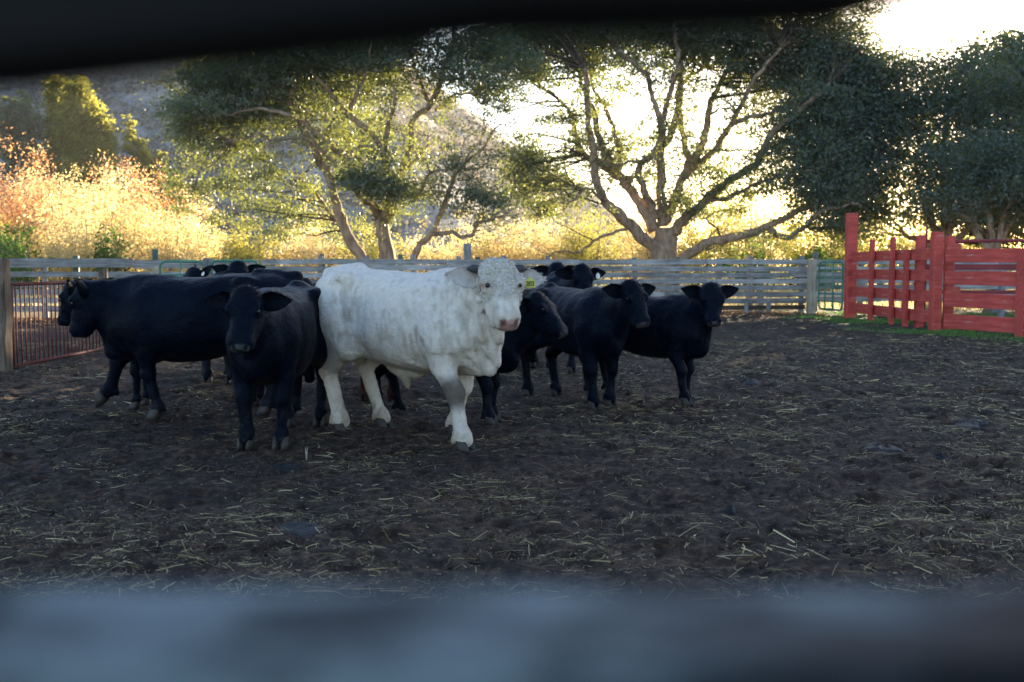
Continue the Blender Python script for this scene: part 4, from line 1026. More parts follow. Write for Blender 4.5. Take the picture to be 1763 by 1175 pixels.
        if kind == 'white':
            flow[hd] = r_.normal(0, 1.0, (hd.sum(), 3)); 
            nk = (p[:, 0] > 0.50) & ~hd & (p[:, 2] > 0.55); flow[nk] = np.array([-0.1, 0, -0.7]) + r_.normal(0, 0.8, (nk.sum(), 3))
        flow -= nrm * (flow * nrm).sum(1, keepdims=True)
        ln = fur * r_.uniform(0.5, 1.4, tufts) * np.where(hd, 1.0, 0.75 if kind == 'white' else 1.0)
        if kind != 'white':
            pl = inhead[pk] & (u[pk] < 0.05) & (nn[pk] > -0.06); ln = np.where(pl, ln * 2.2, ln)
        d = flow * 0.9 + nrm * np.where(hd, r_.uniform(0.25, 0.8, tufts), r_.uniform(0.05, 0.30, tufts))[:, None]; d /= np.linalg.norm(d, axis=1, keepdims=True) + 1e-9
        sd = np.cross(d, nrm); sd /= np.linalg.norm(sd, axis=1, keepdims=True) + 1e-9
        wdt = (0.0020 + 0.0012 * r_.uniform(0, 1, tufts))[:, None] * np.where(hd & (kind == 'white'), 1.9, 1.0)[:, None] * (1.0 if kind == 'white' else 0.7)
        a = p - nrm * 0.003
        tipd = d * ln[:, None]
        curl = nrm * (-0.35 * ln * (1 if kind == 'white' else 0.4))[:, None]
        Vt = np.stack([a - sd * wdt, a + sd * wdt, a + tipd * 0.6 + sd * wdt * 0.7, a + tipd * 0.6 - sd * wdt * 0.7, a + tipd + curl], 1).reshape(-1, 3)
        b0 = np.arange(tufts)[:, None] * 5
        Ct = C[pk] * (r_.uniform(0.88, 1.08, (tufts, 1)) if kind == 'white' else r_.uniform(0.6, 2.4, (tufts, 1)))
        if kind == 'white': Ct[hd] = np.array([0.68, 0.63, 0.57]) * r_.uniform(0.75, 1.08, (hd.sum(), 1))
        Ct = np.repeat(Ct, 5, axis=0)
        np_mesh('coat', Vt * S, [b0 + np.array([[0, 1, 2, 3]]), b0 + np.array([[3, 2, 4]])], hm, root, True, {'Col': Ct})
    # eyes
    if eyes:
        for s_ in (-1, 1):
            e = (po + U * 0.176 * hs + Sx * s_ * (0.094 if kind == 'white' else 0.098) * hs * (1.26 if kind == 'white' else 1.09) + Nn * (0.050 if kind == 'white' else 0.036) * hs) * S
            bm = bmesh.new(); bmesh.ops.create_uvsphere(bm, u_segments=14, v_segments=10, radius=(0.0175 if kind == 'white' else 0.023) * hs * S)
            me = bpy.data.meshes.new('eye'); bm.to_mesh(me); bm.free(); me.polygons.foreach_set('use_smooth', [True] * len(me.polygons)); me.materials.append(M['eye'])
            o = bpy.data.objects.new('eye', me); link(o, root); o.location = e
    # ears
    for s_, on in zip((1, -1), ears):
        if not on: continue
        b0 = po + U * 0.075 * hs + Sx * s_ * 0.095 * hs * (1.38 if kind == 'white' else 1) - Nn * 0.045 * hs
        eu = ear_up if not isinstance(ear_up, tuple) else ear_up[0 if s_ > 0 else 1]
        dr = Sx * s_ * math.cos(eu) - U * math.sin(eu) - Nn * 0.18
        op = Nn * (1 - ear_fwd) + U * ear_fwd * 1.2
        Rm = rot_basis(dr, op)
        Ve, Fe = ear_mesh(0.225 * hs, 0.135 * hs, 0.62)
        if s_ < 0: Ve = Ve * np.array([1, -1, 1]); Fe = Fe[:, ::-1]
        We = (np.array(Rm) @ Ve.T).T + b0
        ne = lattice_noise(We, 30, 91)[:, None]
        inner = np.concatenate([np.ones(len(Ve) // 2), np.zeros(len(Ve) - len(Ve) // 2)])[:, None]
        if kind == 'white': Ce = np.array([[0.64, 0.60, 0.56]]) * (1 + 0.12 * ne) * (1 - inner * 0.06) - inner * np.array([[0, 0.025, 0.02]])
        else: Ce = np.array([[0.0012, 0.0020, 0.0050]]) * (1 + 0.3 * ne) + (1 - inner) * 0.0008
        ear = np_mesh('ear', We * S, Fe, hm, root, True, {'Col': np.clip(Ce, 0.002, 1)})
        # fringe
        r_ = np.random.default_rng(seed + 7 + s_); k_ = 700 if kind == 'white' else 420
        pk = r_.integers(0, len(We), k_); d = r_.normal(0, 0.5, (k_, 3)) + np.array(dr) * 0.9; d /= np.linalg.norm(d, axis=1, keepdims=True)
        sd = np.cross(d, r_.normal(0, 1, (k_, 3))); sd /= np.linalg.norm(sd, axis=1, keepdims=True)
        Vt = np.stack([We[pk] - sd * 0.003, We[pk] + sd * 0.003, We[pk] + d * (fur * r_.uniform(0.4, 1.2, k_))[:, None]], 1).reshape(-1, 3)
        np_mesh('fringe', Vt * S, np.arange(3 * k_).reshape(-1, 3), hm, ear, True, {'Col': np.repeat(np.clip(Ce[pk], 0.002, 1), 3, axis=0)})
        for (side, tm, txt, pos, tsz) in ear_tags:
            if side != s_: continue
            c = b0 + np.array(dr) * 0.205 * hs * pos + np.array(op) * 0.022 * hs
            # a rounded plate hung on the front of the ear
            mb = MB(); w2, h2 = tsz[0] / 2, tsz[1] / 2
            out = [(-w2, -h2 + 0.008), (-w2 + 0.008, -h2), (w2 - 0.008, -h2), (w2, -h2 + 0.008), (w2, h2 * 0.35), (w2 * 0.35, h2 * 0.75), (w2 * 0.3, h2), (-w2 * 0.3, h2), (-w2 * 0.35, h2 * 0.75), (-w2, h2 * 0.35)]
            Vp = [(x_, y_, 0.0) for x_, y_ in out] + [(x_, y_, 0.004) for x_, y_ in out]
            K_ = len(out)
            F4 = [(j, (j + 1) % K_, K_ + (j + 1) % K_, K_ + j) for j in range(K_)]
            F3 = [(0, j + 1, j) for j in range(1, K_ - 1)] + [(K_, K_ + j, K_ + j + 1) for j in range(1, K_ - 1)]
            mb.add(Vp, F4, F3)
            nrm_ = (Vector(op) - Vector(dr) * Vector(op).dot(Vector(dr)) / Vector(dr).length_squared).normalized()
            upv = Vector((0, 0, 1)); upv = (upv - nrm_ * upv.dot(nrm_)).normalized(); xv = upv.cross(nrm_)
            mw = Matrix((xv, upv, nrm_)).transposed().to_4x4(); mw.translation = Vector((c - np.array(upv) * h2 * 0.7) * S)
            tg = mb.build('ear_tag', M[tm], root, False); tg.matrix_basis = mw
            if txt:
                cu = bpy.data.curves.new('tag_number', 'FONT'); cu.body = txt; cu.size = tsz[1] * 0.62; cu.align_x = 'CENTER'; cu.align_y = 'CENTER'; cu.extrude = 0.0006; cu.offset = 0.0012
                to = bpy.data.objects.new('tag_number', cu); COL.objects.link(to)
                dg = bpy.context.evaluated_depsgraph_get(); me = bpy.data.meshes.new_from_object(to.evaluated_get(dg))
                bpy.data.objects.remove(to); me.materials.clear(); me.materials.append(M['ink'])
                o = bpy.data.objects.new('tag_number', me); link(o, tg); o.location = (0, -h2 * 0.28, 0.0062)
    # hooves
    for (fx, fy, fz) in hooves:
        o = hoof_mb(S * T * 1.06, 0.0).build('hoof', M['hoof'], root, True, loc=(fx * S, fy * S, fz * S))
        if fz > 0.05: o.rotation_euler = (0, R(38), 0)
    # horns
    if kind == 'white':
        for s_ in (-1, 1):
            b0 = po + U * 0.02 * hs + Sx * s_ * 0.135 * hs - Nn * 0.02 * hs
            mb = MB(); mb.tube([b0 * S, (b0 + Sx * s_ * 0.05 * hs + Nn * 0.0 - U * 0.010) * S, (b0 + Sx * s_ * 0.085 * hs - U * 0.008) * S], np.array([0.034, 0.029, 0.010]) * hs * S, 10)
            mb.build('horn', M['horn'], root)
    return root

def foot_local(loc, heading, scale, wx, wy, z=0.0):
    dx, dy = wx - loc[0], wy - loc[1]; h = R(heading)
    return ((dx * math.cos(h) + dy * math.sin(h)) / scale, (-dx * math.sin(h) + dy * math.cos(h)) / scale, z / scale)

# the white bull in front
bl, bh, bs = (-0.90, 8.82), -37.0, 1.085
FT = {'fr': foot_local(bl, bh, bs, -0.36, 8.02), 'fl': foot_local(bl, bh, bs, -0.46, 8.80), 'rr': foot_local(bl, bh, bs, -1.47, 9.02), 'rl': foot_local(bl, bh, bs, -1.13, 9.20)}
cow('white curly faced bull striding at the front of the herd with a yellow ear tag', bl, bh, bs, 'white', 0.0125, head_yaw=-33, head_pitch=62, poll=(1.02, -0.14, 1.335), head_s=1.02, bulk=1.14,
    feet=FT, tufts=52000, seed=3, ear_up=(0.05, 0.22), ear_tags=[(1, 'tag_yellow', '203', 0.52, (0.088, 0.080))], legs_thick=1.16, fur=0.026, belly=0.02, neck=1.12, group=None)
# facing cow left of the bull
cow('black cow facing the camera with lowered ears left of the white bull', (-1.90, 8.58), -94, 0.955, voxel=0.0125, head_yaw=2, head_pitch=68, poll=(1.05, 0.05, 1.30), head_s=1.02, bulk=0.98,
    feet={'fl': (0.56, 0.145, 0), 'fr': (0.55, -0.15, 0), 'rl': (-0.70, 0.15, 0), 'rr': (-0.62, -0.15, 0)}, seed=11, ear_up=0.12, tufts=12000, legs_thick=1.16, belly=0.04)
# big cow walking left
cow('large black cow walking left with one foreleg lifted beside the rusty panel', (-2.87, 9.75), 181, 1.03, voxel=0.0135, head_yaw=-10, head_pitch=78, poll=(1.05, 0, 1.22), head_s=1.06, bulk=1.10,
    feet={'fl': (0.42, 0.16, 0), 'fr': (0.98, -0.16, 0.12), 'rl': (-0.78, 0.16, 0), 'rr': (-0.5, -0.16, 0)}, seed=12, ear_up=0.55, ear_tags=[(1, 'tag_white', None, 0.45, (0.03, 0.05))], tufts=12000, belly=0.02, neck=1.08, legs_thick=1.16)
cow('black cow in profile whose face shows just beyond the walking cow', (-3.32, 10.75), 180, 0.95, voxel=0.017, head_yaw=-4, head_pitch=74, poll=(1.26, 0, 1.34), head_s=0.98, seed=13, ear_up=0.7, tufts=5000)
cow('black cow at the back with both ears up by the green gates', (-3.62, 14.4), -82, 1.07, voxel=0.019, head_yaw=0, head_pitch=55, poll=(1.12, 0, 1.36), seed=14, ear_up=0.45, ear_tags=[(1, 'tag_white', None, 0.55, (0.05, 0.06))], tufts=4000)
cow('black cow at the back showing one pale tagged ear left of the others', (-3.50, 13.3), -100, 1.0, voxel=0.02, head_yaw=-40, head_pitch=60, poll=(1.12, 0, 1.40), seed=15, ear_up=0.9, ear_tags=[(1, 'tag_white', None, 0.5, (0.04, 0.05))], tufts=3000)
cow('brownish backed black cow looking right behind the walking cow', (-3.22, 12.75), -43, 1.04, voxel=0.018, head_yaw=-25, head_pitch=64, poll=(1.10, 0, 1.25), seed=16, ear_up=0.1, col=(0.009, 0.0075, 0.0075), tufts=4000)
cow('reddish brown cow mostly hidden behind the white bull', (-1.50, 11.75), 96, 0.93, voxel=0.018, head_yaw=10, head_pitch=80, poll=(1.15, 0, 1.10), seed=17, col=(0.050, 0.014, 0.009), tufts=4000)
# calves on the right
cow('small black calf peering out from behind the white bull', (-0.62, 9.70), -22, 0.85, voxel=0.013, head_yaw=-8, head_pitch=51, poll=(1.06, 0, 1.37), head_s=1.10, bulk=0.92,
    feet={'fl': (0.52, 0.14, 0), 'fr': (0.60, -0.14, 0), 'rl': (-0.62, 0.14, 0), 'rr': (-0.70, -0.14, 0)}, seed=18, ear_up=0.28, tufts=9000, fur=0.026, legs_thick=1.12)
cow('black calf in the middle right looking right with wet nose', (0.67, 11.15), -60, 0.95, voxel=0.0135, head_yaw=-4, head_pitch=66, poll=(1.07, 0, 1.36), head_s=1.02, bulk=0.98,
    feet={'fl': (0.50, 0.15, 0), 'fr': (0.62, -0.15, 0), 'rl': (-0.60, 0.15, 0), 'rr': (-0.74, -0.15, 0)}, seed=19, ear_up=0.28, tufts=10000, fur=0.024, legs_thick=1.14)
cow('black calf standing farthest right facing the camera with ears spread', (1.44, 11.25), -40, 0.885, voxel=0.013, head_yaw=-48, head_pitch=68, poll=(0.98, -0.16, 1.42), head_s=1.04, bulk=0.95,
    feet={'fl': (0.52, 0.13, 0), 'fr': (0.64, -0.10, 0), 'rl': (-0.62, 0.14, 0), 'rr': (-0.70, -0.14, 0)}, seed=20, ear_up=0.30, tufts=10000, fur=0.025, legs_thick=1.12)
cow('black cow behind the calves with a white tag in its raised ear', (0.45, 14.6), -68, 1.06, voxel=0.018, head_yaw=-8, head_pitch=66, poll=(1.12, 0, 1.36), seed=21, ear_up=0.15, ear_tags=[(1, 'tag_white', None, 0.6, (0.06, 0.075))], tufts=4000)
cow('black cow with one ear showing directly behind the white tagged cow', (0.25, 15.6), -72, 1.06, voxel=0.02, head_yaw=-10, head_pitch=64, poll=(1.12, 0, 1.38), seed=22, ear_up=0.25, tufts=3000)
# ------------------------------------------------------------------ trees
def smooth_path(P, per=4, wig=0.0, seed=0):
    P = np.asarray(P, float); n_ = len(P); t = np.arange(n_); tt = np.linspace(0, n_ - 1, (n_ - 1) * per + 1)
    out = np.stack([spl(t, P[:, i], tt) for i in range(3)], 1) if n_ > 2 else np.stack([np.interp(tt, t, P[:, i]) for i in range(3)], 1)
    if wig:
        r_ = np.random.default_rng(seed); w_ = r_.normal(0, wig, out.shape); w_[0] = 0; out = out + w_
    return out
class Tree:
    def __init__(s, name, label, x, y, cat='tree', group=None, z=0.0):
        s.root = thing(name, label, cat, (x, y, z), 0, group); s.mb = MB(); s.tw = MB(); s.pts = []; s.P = []; s.A = []; s.seed = int(abs(x * 131 + y * 17) * 10) % 100000
        s.r = np.random.default_rng(s.seed)
    def limb(s, P, r0, r1, per=4, wig=0.03, seg=8):
        Q = smooth_path(P, per, wig, s.seed + len(s.pts)); n_ = len(Q)
        rad = np.linspace(0, 1, n_) ** 0.8 * (r1 - r0) + r0
        s.mb.tube(Q, rad * (1 + 0.06 * s.r.normal(0, 1, n_)), seg, wob=0.05)
        s.pts.append(np.concatenate([Q, rad[:, None]], 1))
    def blob(s, c, rad, n_clump, per, cs=0.30, flat=0.5, hang=0.0, twigs=0.5, tone=0.0):
        P, C, T = clumped(c, rad, n_clump, per, cs, s.r.integers(1e6), flat, hang)
        s.P.append(P); s.A.append(T + tone)
        if not s.pts: return
        allp = np.concatenate(s.pts)
        k_ = int(n_clump * twigs)
        for q in s.r.choice(n_clump, min(n_clump, k_), replace=False):
            e = C[q]; d = np.linalg.norm(allp[:, :3] - e, axis=1) + 1.2 * np.maximum(0, allp[:, 2] - e[2]); a = allp[d.argmin()]
            L = np.linalg.norm(e - a[:3])
            if L > 4.5 or L < 0.1: continue
            m_ = (a[:3] + e) / 2 + s.r.normal(0, 0.10 * L, 3) + np.array([0, 0, 0.06 * L])
            Q = smooth_path([a[:3], m_, e], 3, 0.02 * L, s.seed + q)
            r0 = min(a[3] * 0.6, 0.012 + 0.012 * L); s.mb.tube(Q, np.linspace(r0, 0.006, len(Q)), 5, cap=False, a=1.0)
    def sprays(s, n_, per=34, sig=0.26, zmin=2.6, rmax=0.16, drop=0.12, tone=0.1):
        """leafy side shoots along the limbs"""
        A = np.concatenate(s.pts); A = A[(A[:, 2] > zmin) & (A[:, 3] < rmax)]
        if not len(A): return
        q = A[s.r.integers(0, len(A), n_), :3] + s.r.normal(0, 0.55, (n_, 3)) * np.array([1, 1, 0.7]) - np.array([0, 0, drop])
        sg = sig * s.r.uniform(0.4, 1.3, n_)
        P = (q[:, None] + s.r.normal(0, 1, (n_, per, 3)) * sg[:, None, None] * np.array([1, 1, 0.6])).reshape(-1, 3)
        s.P.append(P); s.A.append(np.repeat(s.r.uniform(-0.2, 0.25, n_), per) + tone)
    def done(s, leafm, size, barkm, elong=1.6, tones=0.55):
        root = s.root
        if s.mb.n: s.mb.build('trunk', barkm, root)
        if s.tw.n: s.tw.build('twigs', barkm, root)
        if s.P:
            P = np.concatenate(s.P); A = np.concatenate(s.A)
            V, F, rn = leaves(P, size, s.seed + 5, 0.3, elong)
            np_mesh('crown', V, F, leafm, root, False, {'rnd': np.clip(0.5 + (rn - 0.5) * tones + np.repeat(A, 4), 0, 1)})
        return root

# --- the big spreading oak in the middle right
t = Tree('oak_tree', 'big spreading oak with many upright limbs behind the white tagged calves', 6.2, 43)
f_ = lambda zx, zy, dy=0.0: ((zx - 830) / 108.5, dy, (1289 - zy) / 108.5)
def L2(pts, w0, w1, d1, d0=0.0, k=1.0):
    n_ = len(pts); t.limb([f_(a, b_, d0 + (d1 - d0) * i / (n_ - 1)) for i, (a, b_) in enumerate(pts)], w0 / 217 * k, w1 / 217 * k)
t.limb([(-0.03, 0, -0.1), (0.0, 0, 0.9), (0.02, 0, 1.9), (0.05, 0, 2.9)], 0.66, 0.40, seg=14)
t.limb([(-0.30, 0.1, 0.0), (-0.24, -0.15, 1.2), (-0.30, -0.1, 2.4)], 0.36, 0.22, seg=10); t.limb([(0.38, 0.1, 0.0), (0.30, -0.12, 1.2), (0.36, -0.1, 2.6)], 0.34, 0.22, seg=10)
L2([(790, 1050), (700, 980), (620, 900), (560, 850), (525, 760), (510, 660), (490, 560), (480, 420), (470, 300)], 60, 20, -1.5)
L2([(560, 855), (480, 805), (430, 850), (380, 860), (360, 830)], 15, 6, -2.2, -0.8)
L2([(790, 980), (740, 880), (680, 790), (640, 730), (580, 640), (550, 560), (530, 450), (500, 390), (470, 280)], 56, 20, 1.5)
L2([(700, 750), (620, 730), (560, 680), (490, 640), (450, 560), (440, 470), (400, 400), (350, 350), (280, 300)], 34, 10, 2.2, 0.6)
L2([(640, 730), (640, 620), (620, 500), (590, 420), (550, 350), (520, 250)], 28, 12, 2.6, 0.8)
L2([(800, 930), (770, 870), (730, 780), (715, 700), (770, 660), (810, 570), (820, 480), (850, 350), (870, 240), (850, 150), (860, 20)], 42, 16, -1.2)
L2([(805, 560), (795, 500), (750, 400), (730, 330), (680, 300), (600, 230)], 32, 12, -2.2, -0.7)
L2([(830, 960), (825, 800), (815, 650), (860, 560), (890, 460), (910, 350), (905, 200), (930, 40)], 50, 20, 0.8)
L2([(840, 940), (900, 800), (950, 680), (930, 560), (915, 400), (920, 330), (980, 260), (1060, 220)], 42, 15, 2.4)
L2([(930, 740), (990, 640), (1030, 530), (1050, 400), (1090, 330), (1150, 200)], 46, 16, 1.0, 0.8)
L2([(960, 710), (1060, 620), (1110, 530), (1160, 420), (1200, 330), (1290, 220)], 36, 14, -1.8, 1.0)
L2([(1110, 525), (1200, 500), (1310, 470), (1390, 450), (1480, 380)], 22, 10, -2.4, -0.8)
L2([(1060, 625), (1150, 640), (1230, 660)], 12, 5, -1.5, -0.3)
L2([(870, 990), (930, 920), (1010, 850), (1100, 770), (1190, 700), (1260, 570), (1370, 470), (1430, 420)], 54, 18, -3.0)
L2([(1010, 850), (1080, 850), (1160, 800), (1300, 760), (1420, 740)], 24, 9, -3.6, -0.8)
L2([(890, 1130), (1000, 1040), (1150, 1005), (1250, 970), (1380, 900), (1490, 860), (1600, 840)], 52, 16, -3.2)
L2([(1250, 980), (1320, 1020), (1420, 920), (1560, 890)], 30, 10, -4.0, -1.8)
L2([(660, 975), (580, 1000), (510, 1030), (440, 1080), (370, 1070), (310, 1100)], 15, 6, -1.8, -0.5)
L2([(860, 560), (900, 580), (1000, 575)], 8, 4, -1.0, 0.3)
L2([(480, 640), (600, 690), (740, 680)], 14, 10, -1.0, 0.4)
def B2(zx, zy, rx, rz, dens=1.0, dy=0.0, ry=None, hang=0.0, tone=0.0, cs=0.30):
    ry = ry or rx * 1.15; k = int(82 * rx * rz * (0.5 + ry * 0.5) * dens) + 4
    t.blob(f_(zx, zy, dy), (rx, ry, rz), k, 34, cs, 0.5, hang, 0.13, tone)
for a in [(60, 170, 1.6, 1.0), (280, 150, 1.6, 1.0), (520, 120, 1.7, 1.0), (720, 100, 1.6, 0.95), (930, 110, 1.7, 1.0), (1130, 130, 1.7, 1.0), (1330, 140, 1.7, 1.1), (1530, 220, 1.5, 1.2), (1640, 380, 1.0, 1.0),
          (60, 330, 0.95, 0.55, 0.8), (260, 300, 1.2, 0.65, 0.9), (480, 275, 1.0, 0.5, 0.8), (650, 240, 0.9, 0.45, 0.7), (980, 215, 1.1, 0.45, 0.8), (1190, 270, 1.2, 0.65, 0.9), (1370, 300, 1.4, 0.8),
          (1250, 650, 0.6, 0.4, 0.8, -1.8), (1390, 610, 0.9, 0.7, 1, -1.5), (1480, 880, 1.1, 0.55, 0.9, -2.6), (1610, 900, 1.1, 0.7, 1, -2), (1400, 830, 0.9, 0.4, 0.8, -2.6), (1230, 800, 0.7, 0.3, 0.7, -2.4), (1310, 570, 0.95, 0.85, 0.8, -1.5), (1460, 470, 1.6, 1.3, 1, -1.5), (1430, 680, 1.6, 0.95, 1, -2), (1310, 770, 1.15, 0.55, 0.9, -2.6), (1590, 620, 1.5, 1.6, 1, -1), (1520, 800, 1.5, 0.75, 1, -2.6), (1190, 725, 0.85, 0.45, 0.8, -2.2), (1640, 790, 1.1, 0.8, 1, -2),
          (230, 620, 0.8, 0.75, 1.7, 0.8), (300, 730, 0.7, 0.9, 1.6, 0.8), (210, 780, 0.6, 0.7, 1.5, 0.9), (320, 860, 0.5, 0.5, 1.2, 1.0), (250, 880, 0.4, 0.4, 1.1, 1.0), (420, 640, 0.5, 0.5, 1.0, 1.2), (160, 680, 0.5, 0.5, 1.3, 0.8), (400, 760, 0.45, 0.5, 0.9, 1.2), (440, 560, 0.6, 0.35, 0.8, 1.0), (330, 480, 0.8, 0.4, 0.6, 1), (420, 740, 0.5, 0.5, 0.4, 2.2),
          (870, 850, 0.85, 0.55, 0.9, -1.0), (940, 905, 0.6, 0.35, 0.8, -1.0), (1050, 790, 0.75, 0.45, 0.9, -1.4), (1130, 830, 0.6, 0.3, 0.7, -2.0),
          (690, 560, 0.55, 0.36, 1.2, 2.0), (640, 620, 0.45, 0.33, 1.1, 2.0), (800, 720, 0.7, 0.4, 0.8, 2.4), (1060, 700, 0.8, 0.35, 0.8, 1.5), (1000, 640, 0.5, 0.3, 0.7, 1.5), (880, 650, 0.6, 0.3, 0.5, 2.5), (1000, 690, 0.8, 0.4, 0.4, 2.6),
          (1420, 960, 1.1, 0.38, 0.7, -3.0), (1250, 1030, 0.85, 0.25, 0.6, -2.5), (1060, 1075, 0.7, 0.22, 0.6, -1.8), (1540, 1000, 1.0, 0.5, 0.8, -3)]:
    B2(*a)
for a in [(200, -60, 2.2, 1.2), (560, -100, 2.4, 1.3), (900, -110, 2.4, 1.3), (1240, -60, 2.4, 1.3), (1540, 40, 1.8, 1.2), (700, -20, 3.0, 1.0, 0.6, 3.0), (1100, 30, 3.0, 1.2, 0.6, 3.5), (1400, 250, 2.4, 1.6, 0.6, 3.0), (350, 50, 2.6, 1.0, 0.6, 3.0)]:
    B2(*a, ) if len(a) > 4 else B2(*a, 0.7)
t.sprays(720, 32, 0.27, 3.0, 0.17)
for a in [(560, 400, 0.5, 0.22, 0.8, 1.0), (620, 330, 0.6, 0.3, 0.9, 0.6), (900, 300, 0.6, 0.3, 0.9, 0.8), (1010, 320, 0.5, 0.3, 0.8, 0.5), (1120, 460, 0.5, 0.25, 0.8, -1.0), (1180, 560, 0.5, 0.22, 0.7, -1.6), (760, 250, 0.6, 0.35, 1.0, 0.5), (420, 470, 0.5, 0.3, 0.9, 0.8), (1100, 900, 0.7, 0.3, 0.8, 1.6), (1200, 880, 0.6, 0.3, 0.8, 1.6)]: B2(*a)
t.done(M['oak_leaf'], 0.078, M['bark'])

# --- the leaning three stemmed oak in the middle left
t = Tree('oak_tree', 'wide leaning oak with three rising trunks behind the white bull', -4.64, 39)
f_ = lambda zx, zy, dy=0.0: ((zx - 1130) / 125.2, dy, (1256 - zy) / 125.2)
def L1(pts, w0, w1, d1, d0=0.0):
    n_ = len(pts); t.limb([f_(a, b_, d0 + (d1 - d0) * i / (n_ - 1)) for i, (a, b_) in enumerate(pts)], w0 / 250, w1 / 250)
L1([(1140, 1260), (1130, 1060), (1108, 900), (1090, 840)], 92, 52, 0)
L1([(1105, 900), (1130, 800), (1140, 720), (1125, 570), (1080, 490), (1000, 420), (930, 360), (880, 290), (820, 210)], 48, 16, -1.2)
L1([(1128, 570), (1150, 450), (1180, 390), (1200, 300)], 28, 12, -2, -0.5)
L1([(1108, 890), (1150, 830), (1185, 700), (1210, 610), (1240, 500), (1255, 390), (1330, 320), (1390, 180), (1420, 80), (1440, -40)], 48, 20, 1.0)
L1([(1215, 620), (1290, 540), (1310, 450)], 22, 9, 1.8, 0.6)
L1([(1330, 330), (1290, 240), (1250, 120)], 22, 10, 0.2, 0.8); L1([(1350, 350), (1430, 290), (1520, 290), (1570, 340)], 18, 7, 0.0, 0.8)
L1([(985, 380), (1030, 290), (1080, 210), (1090, 120)], 22, 9, -2, -1)
L1([(1090, 850), (1060, 800), (1010, 760)], 36, 16, -1)
L1([(1040, 1260), (1010, 1060), (940, 930), (905, 830), (870, 680), (830, 600), (800, 520), (740, 430), (700, 330), (740, 260), (780, 180)], 66, 16, -0.8, 0.4)
L1([(965, 600), (900, 540), (800, 460), (730, 410), (640, 390), (550, 390), (450, 420)], 34, 9, -1.8, -0.5)
L1([(1110, 860), (1020, 720), (960, 610), (850, 490), (760, 430), (690, 370), (560, 330)], 36, 12, 1.2)
L1([(940, 640), (850, 560), (780, 510), (650, 520), (580, 500), (480, 540)], 24, 8, -1.8, -0.6)
L1([(940, 930), (890, 870), (830, 805), (760, 720), (700, 650)], 22, 8, 1.5, 0.2)
L1([(970, 610), (1000, 560), (1060, 540), (1130, 572), (1180, 600)], 14, 10, -1.5, -0.8)
L1([(1240, 1260), (1255, 1060), (1285, 980), (1340, 930), (1400, 800), (1430, 720), (1470, 640), (1560, 560), (1650, 450)], 46, 8, -1.0, 0.3)
L1([(1340, 935), (1440, 930), (1520, 945), (1560, 890), (1640, 870), (1700, 850)], 24, 9, -2, -0.3)
L1([(1290, 740), (1340, 660), (1440, 640), (1560, 640), (1700, 540)], 18, 5, -1.2, -0.2)
L1([(1185, 700), (1240, 760), (1290, 740), (1300, 700)], 14, 12, -0.3, 0.4)
for pts in ([(1440, 640), (1480, 590), (1500, 520), (1560, 470)], [(1400, 800), (1340, 720), (1300, 640)], [(1560, 560), (1620, 560), (1700, 600)], [(1340, 660), (1320, 600), (1290, 640)], [(1460, 640), (1520, 680), (1600, 690), (1650, 730)], [(1430, 720), (1500, 740), (1560, 720)], [(1500, 600), (1580, 500), (1600, 430)]):
    L1(pts, 9, 3, -1.4, -0.8)
def B1(zx, zy, rx, rz, dens=1.0, dy=0.0, ry=None, hang=0.0, tone=0.0):
    ry = ry or rx * 1.15; k = int(82 * rx * rz * (0.5 + ry * 0.5) * dens) + 4
    t.blob(f_(zx, zy, dy), (rx, ry, rz), k, 38, 0.27, 0.5, hang, 0.13, tone)
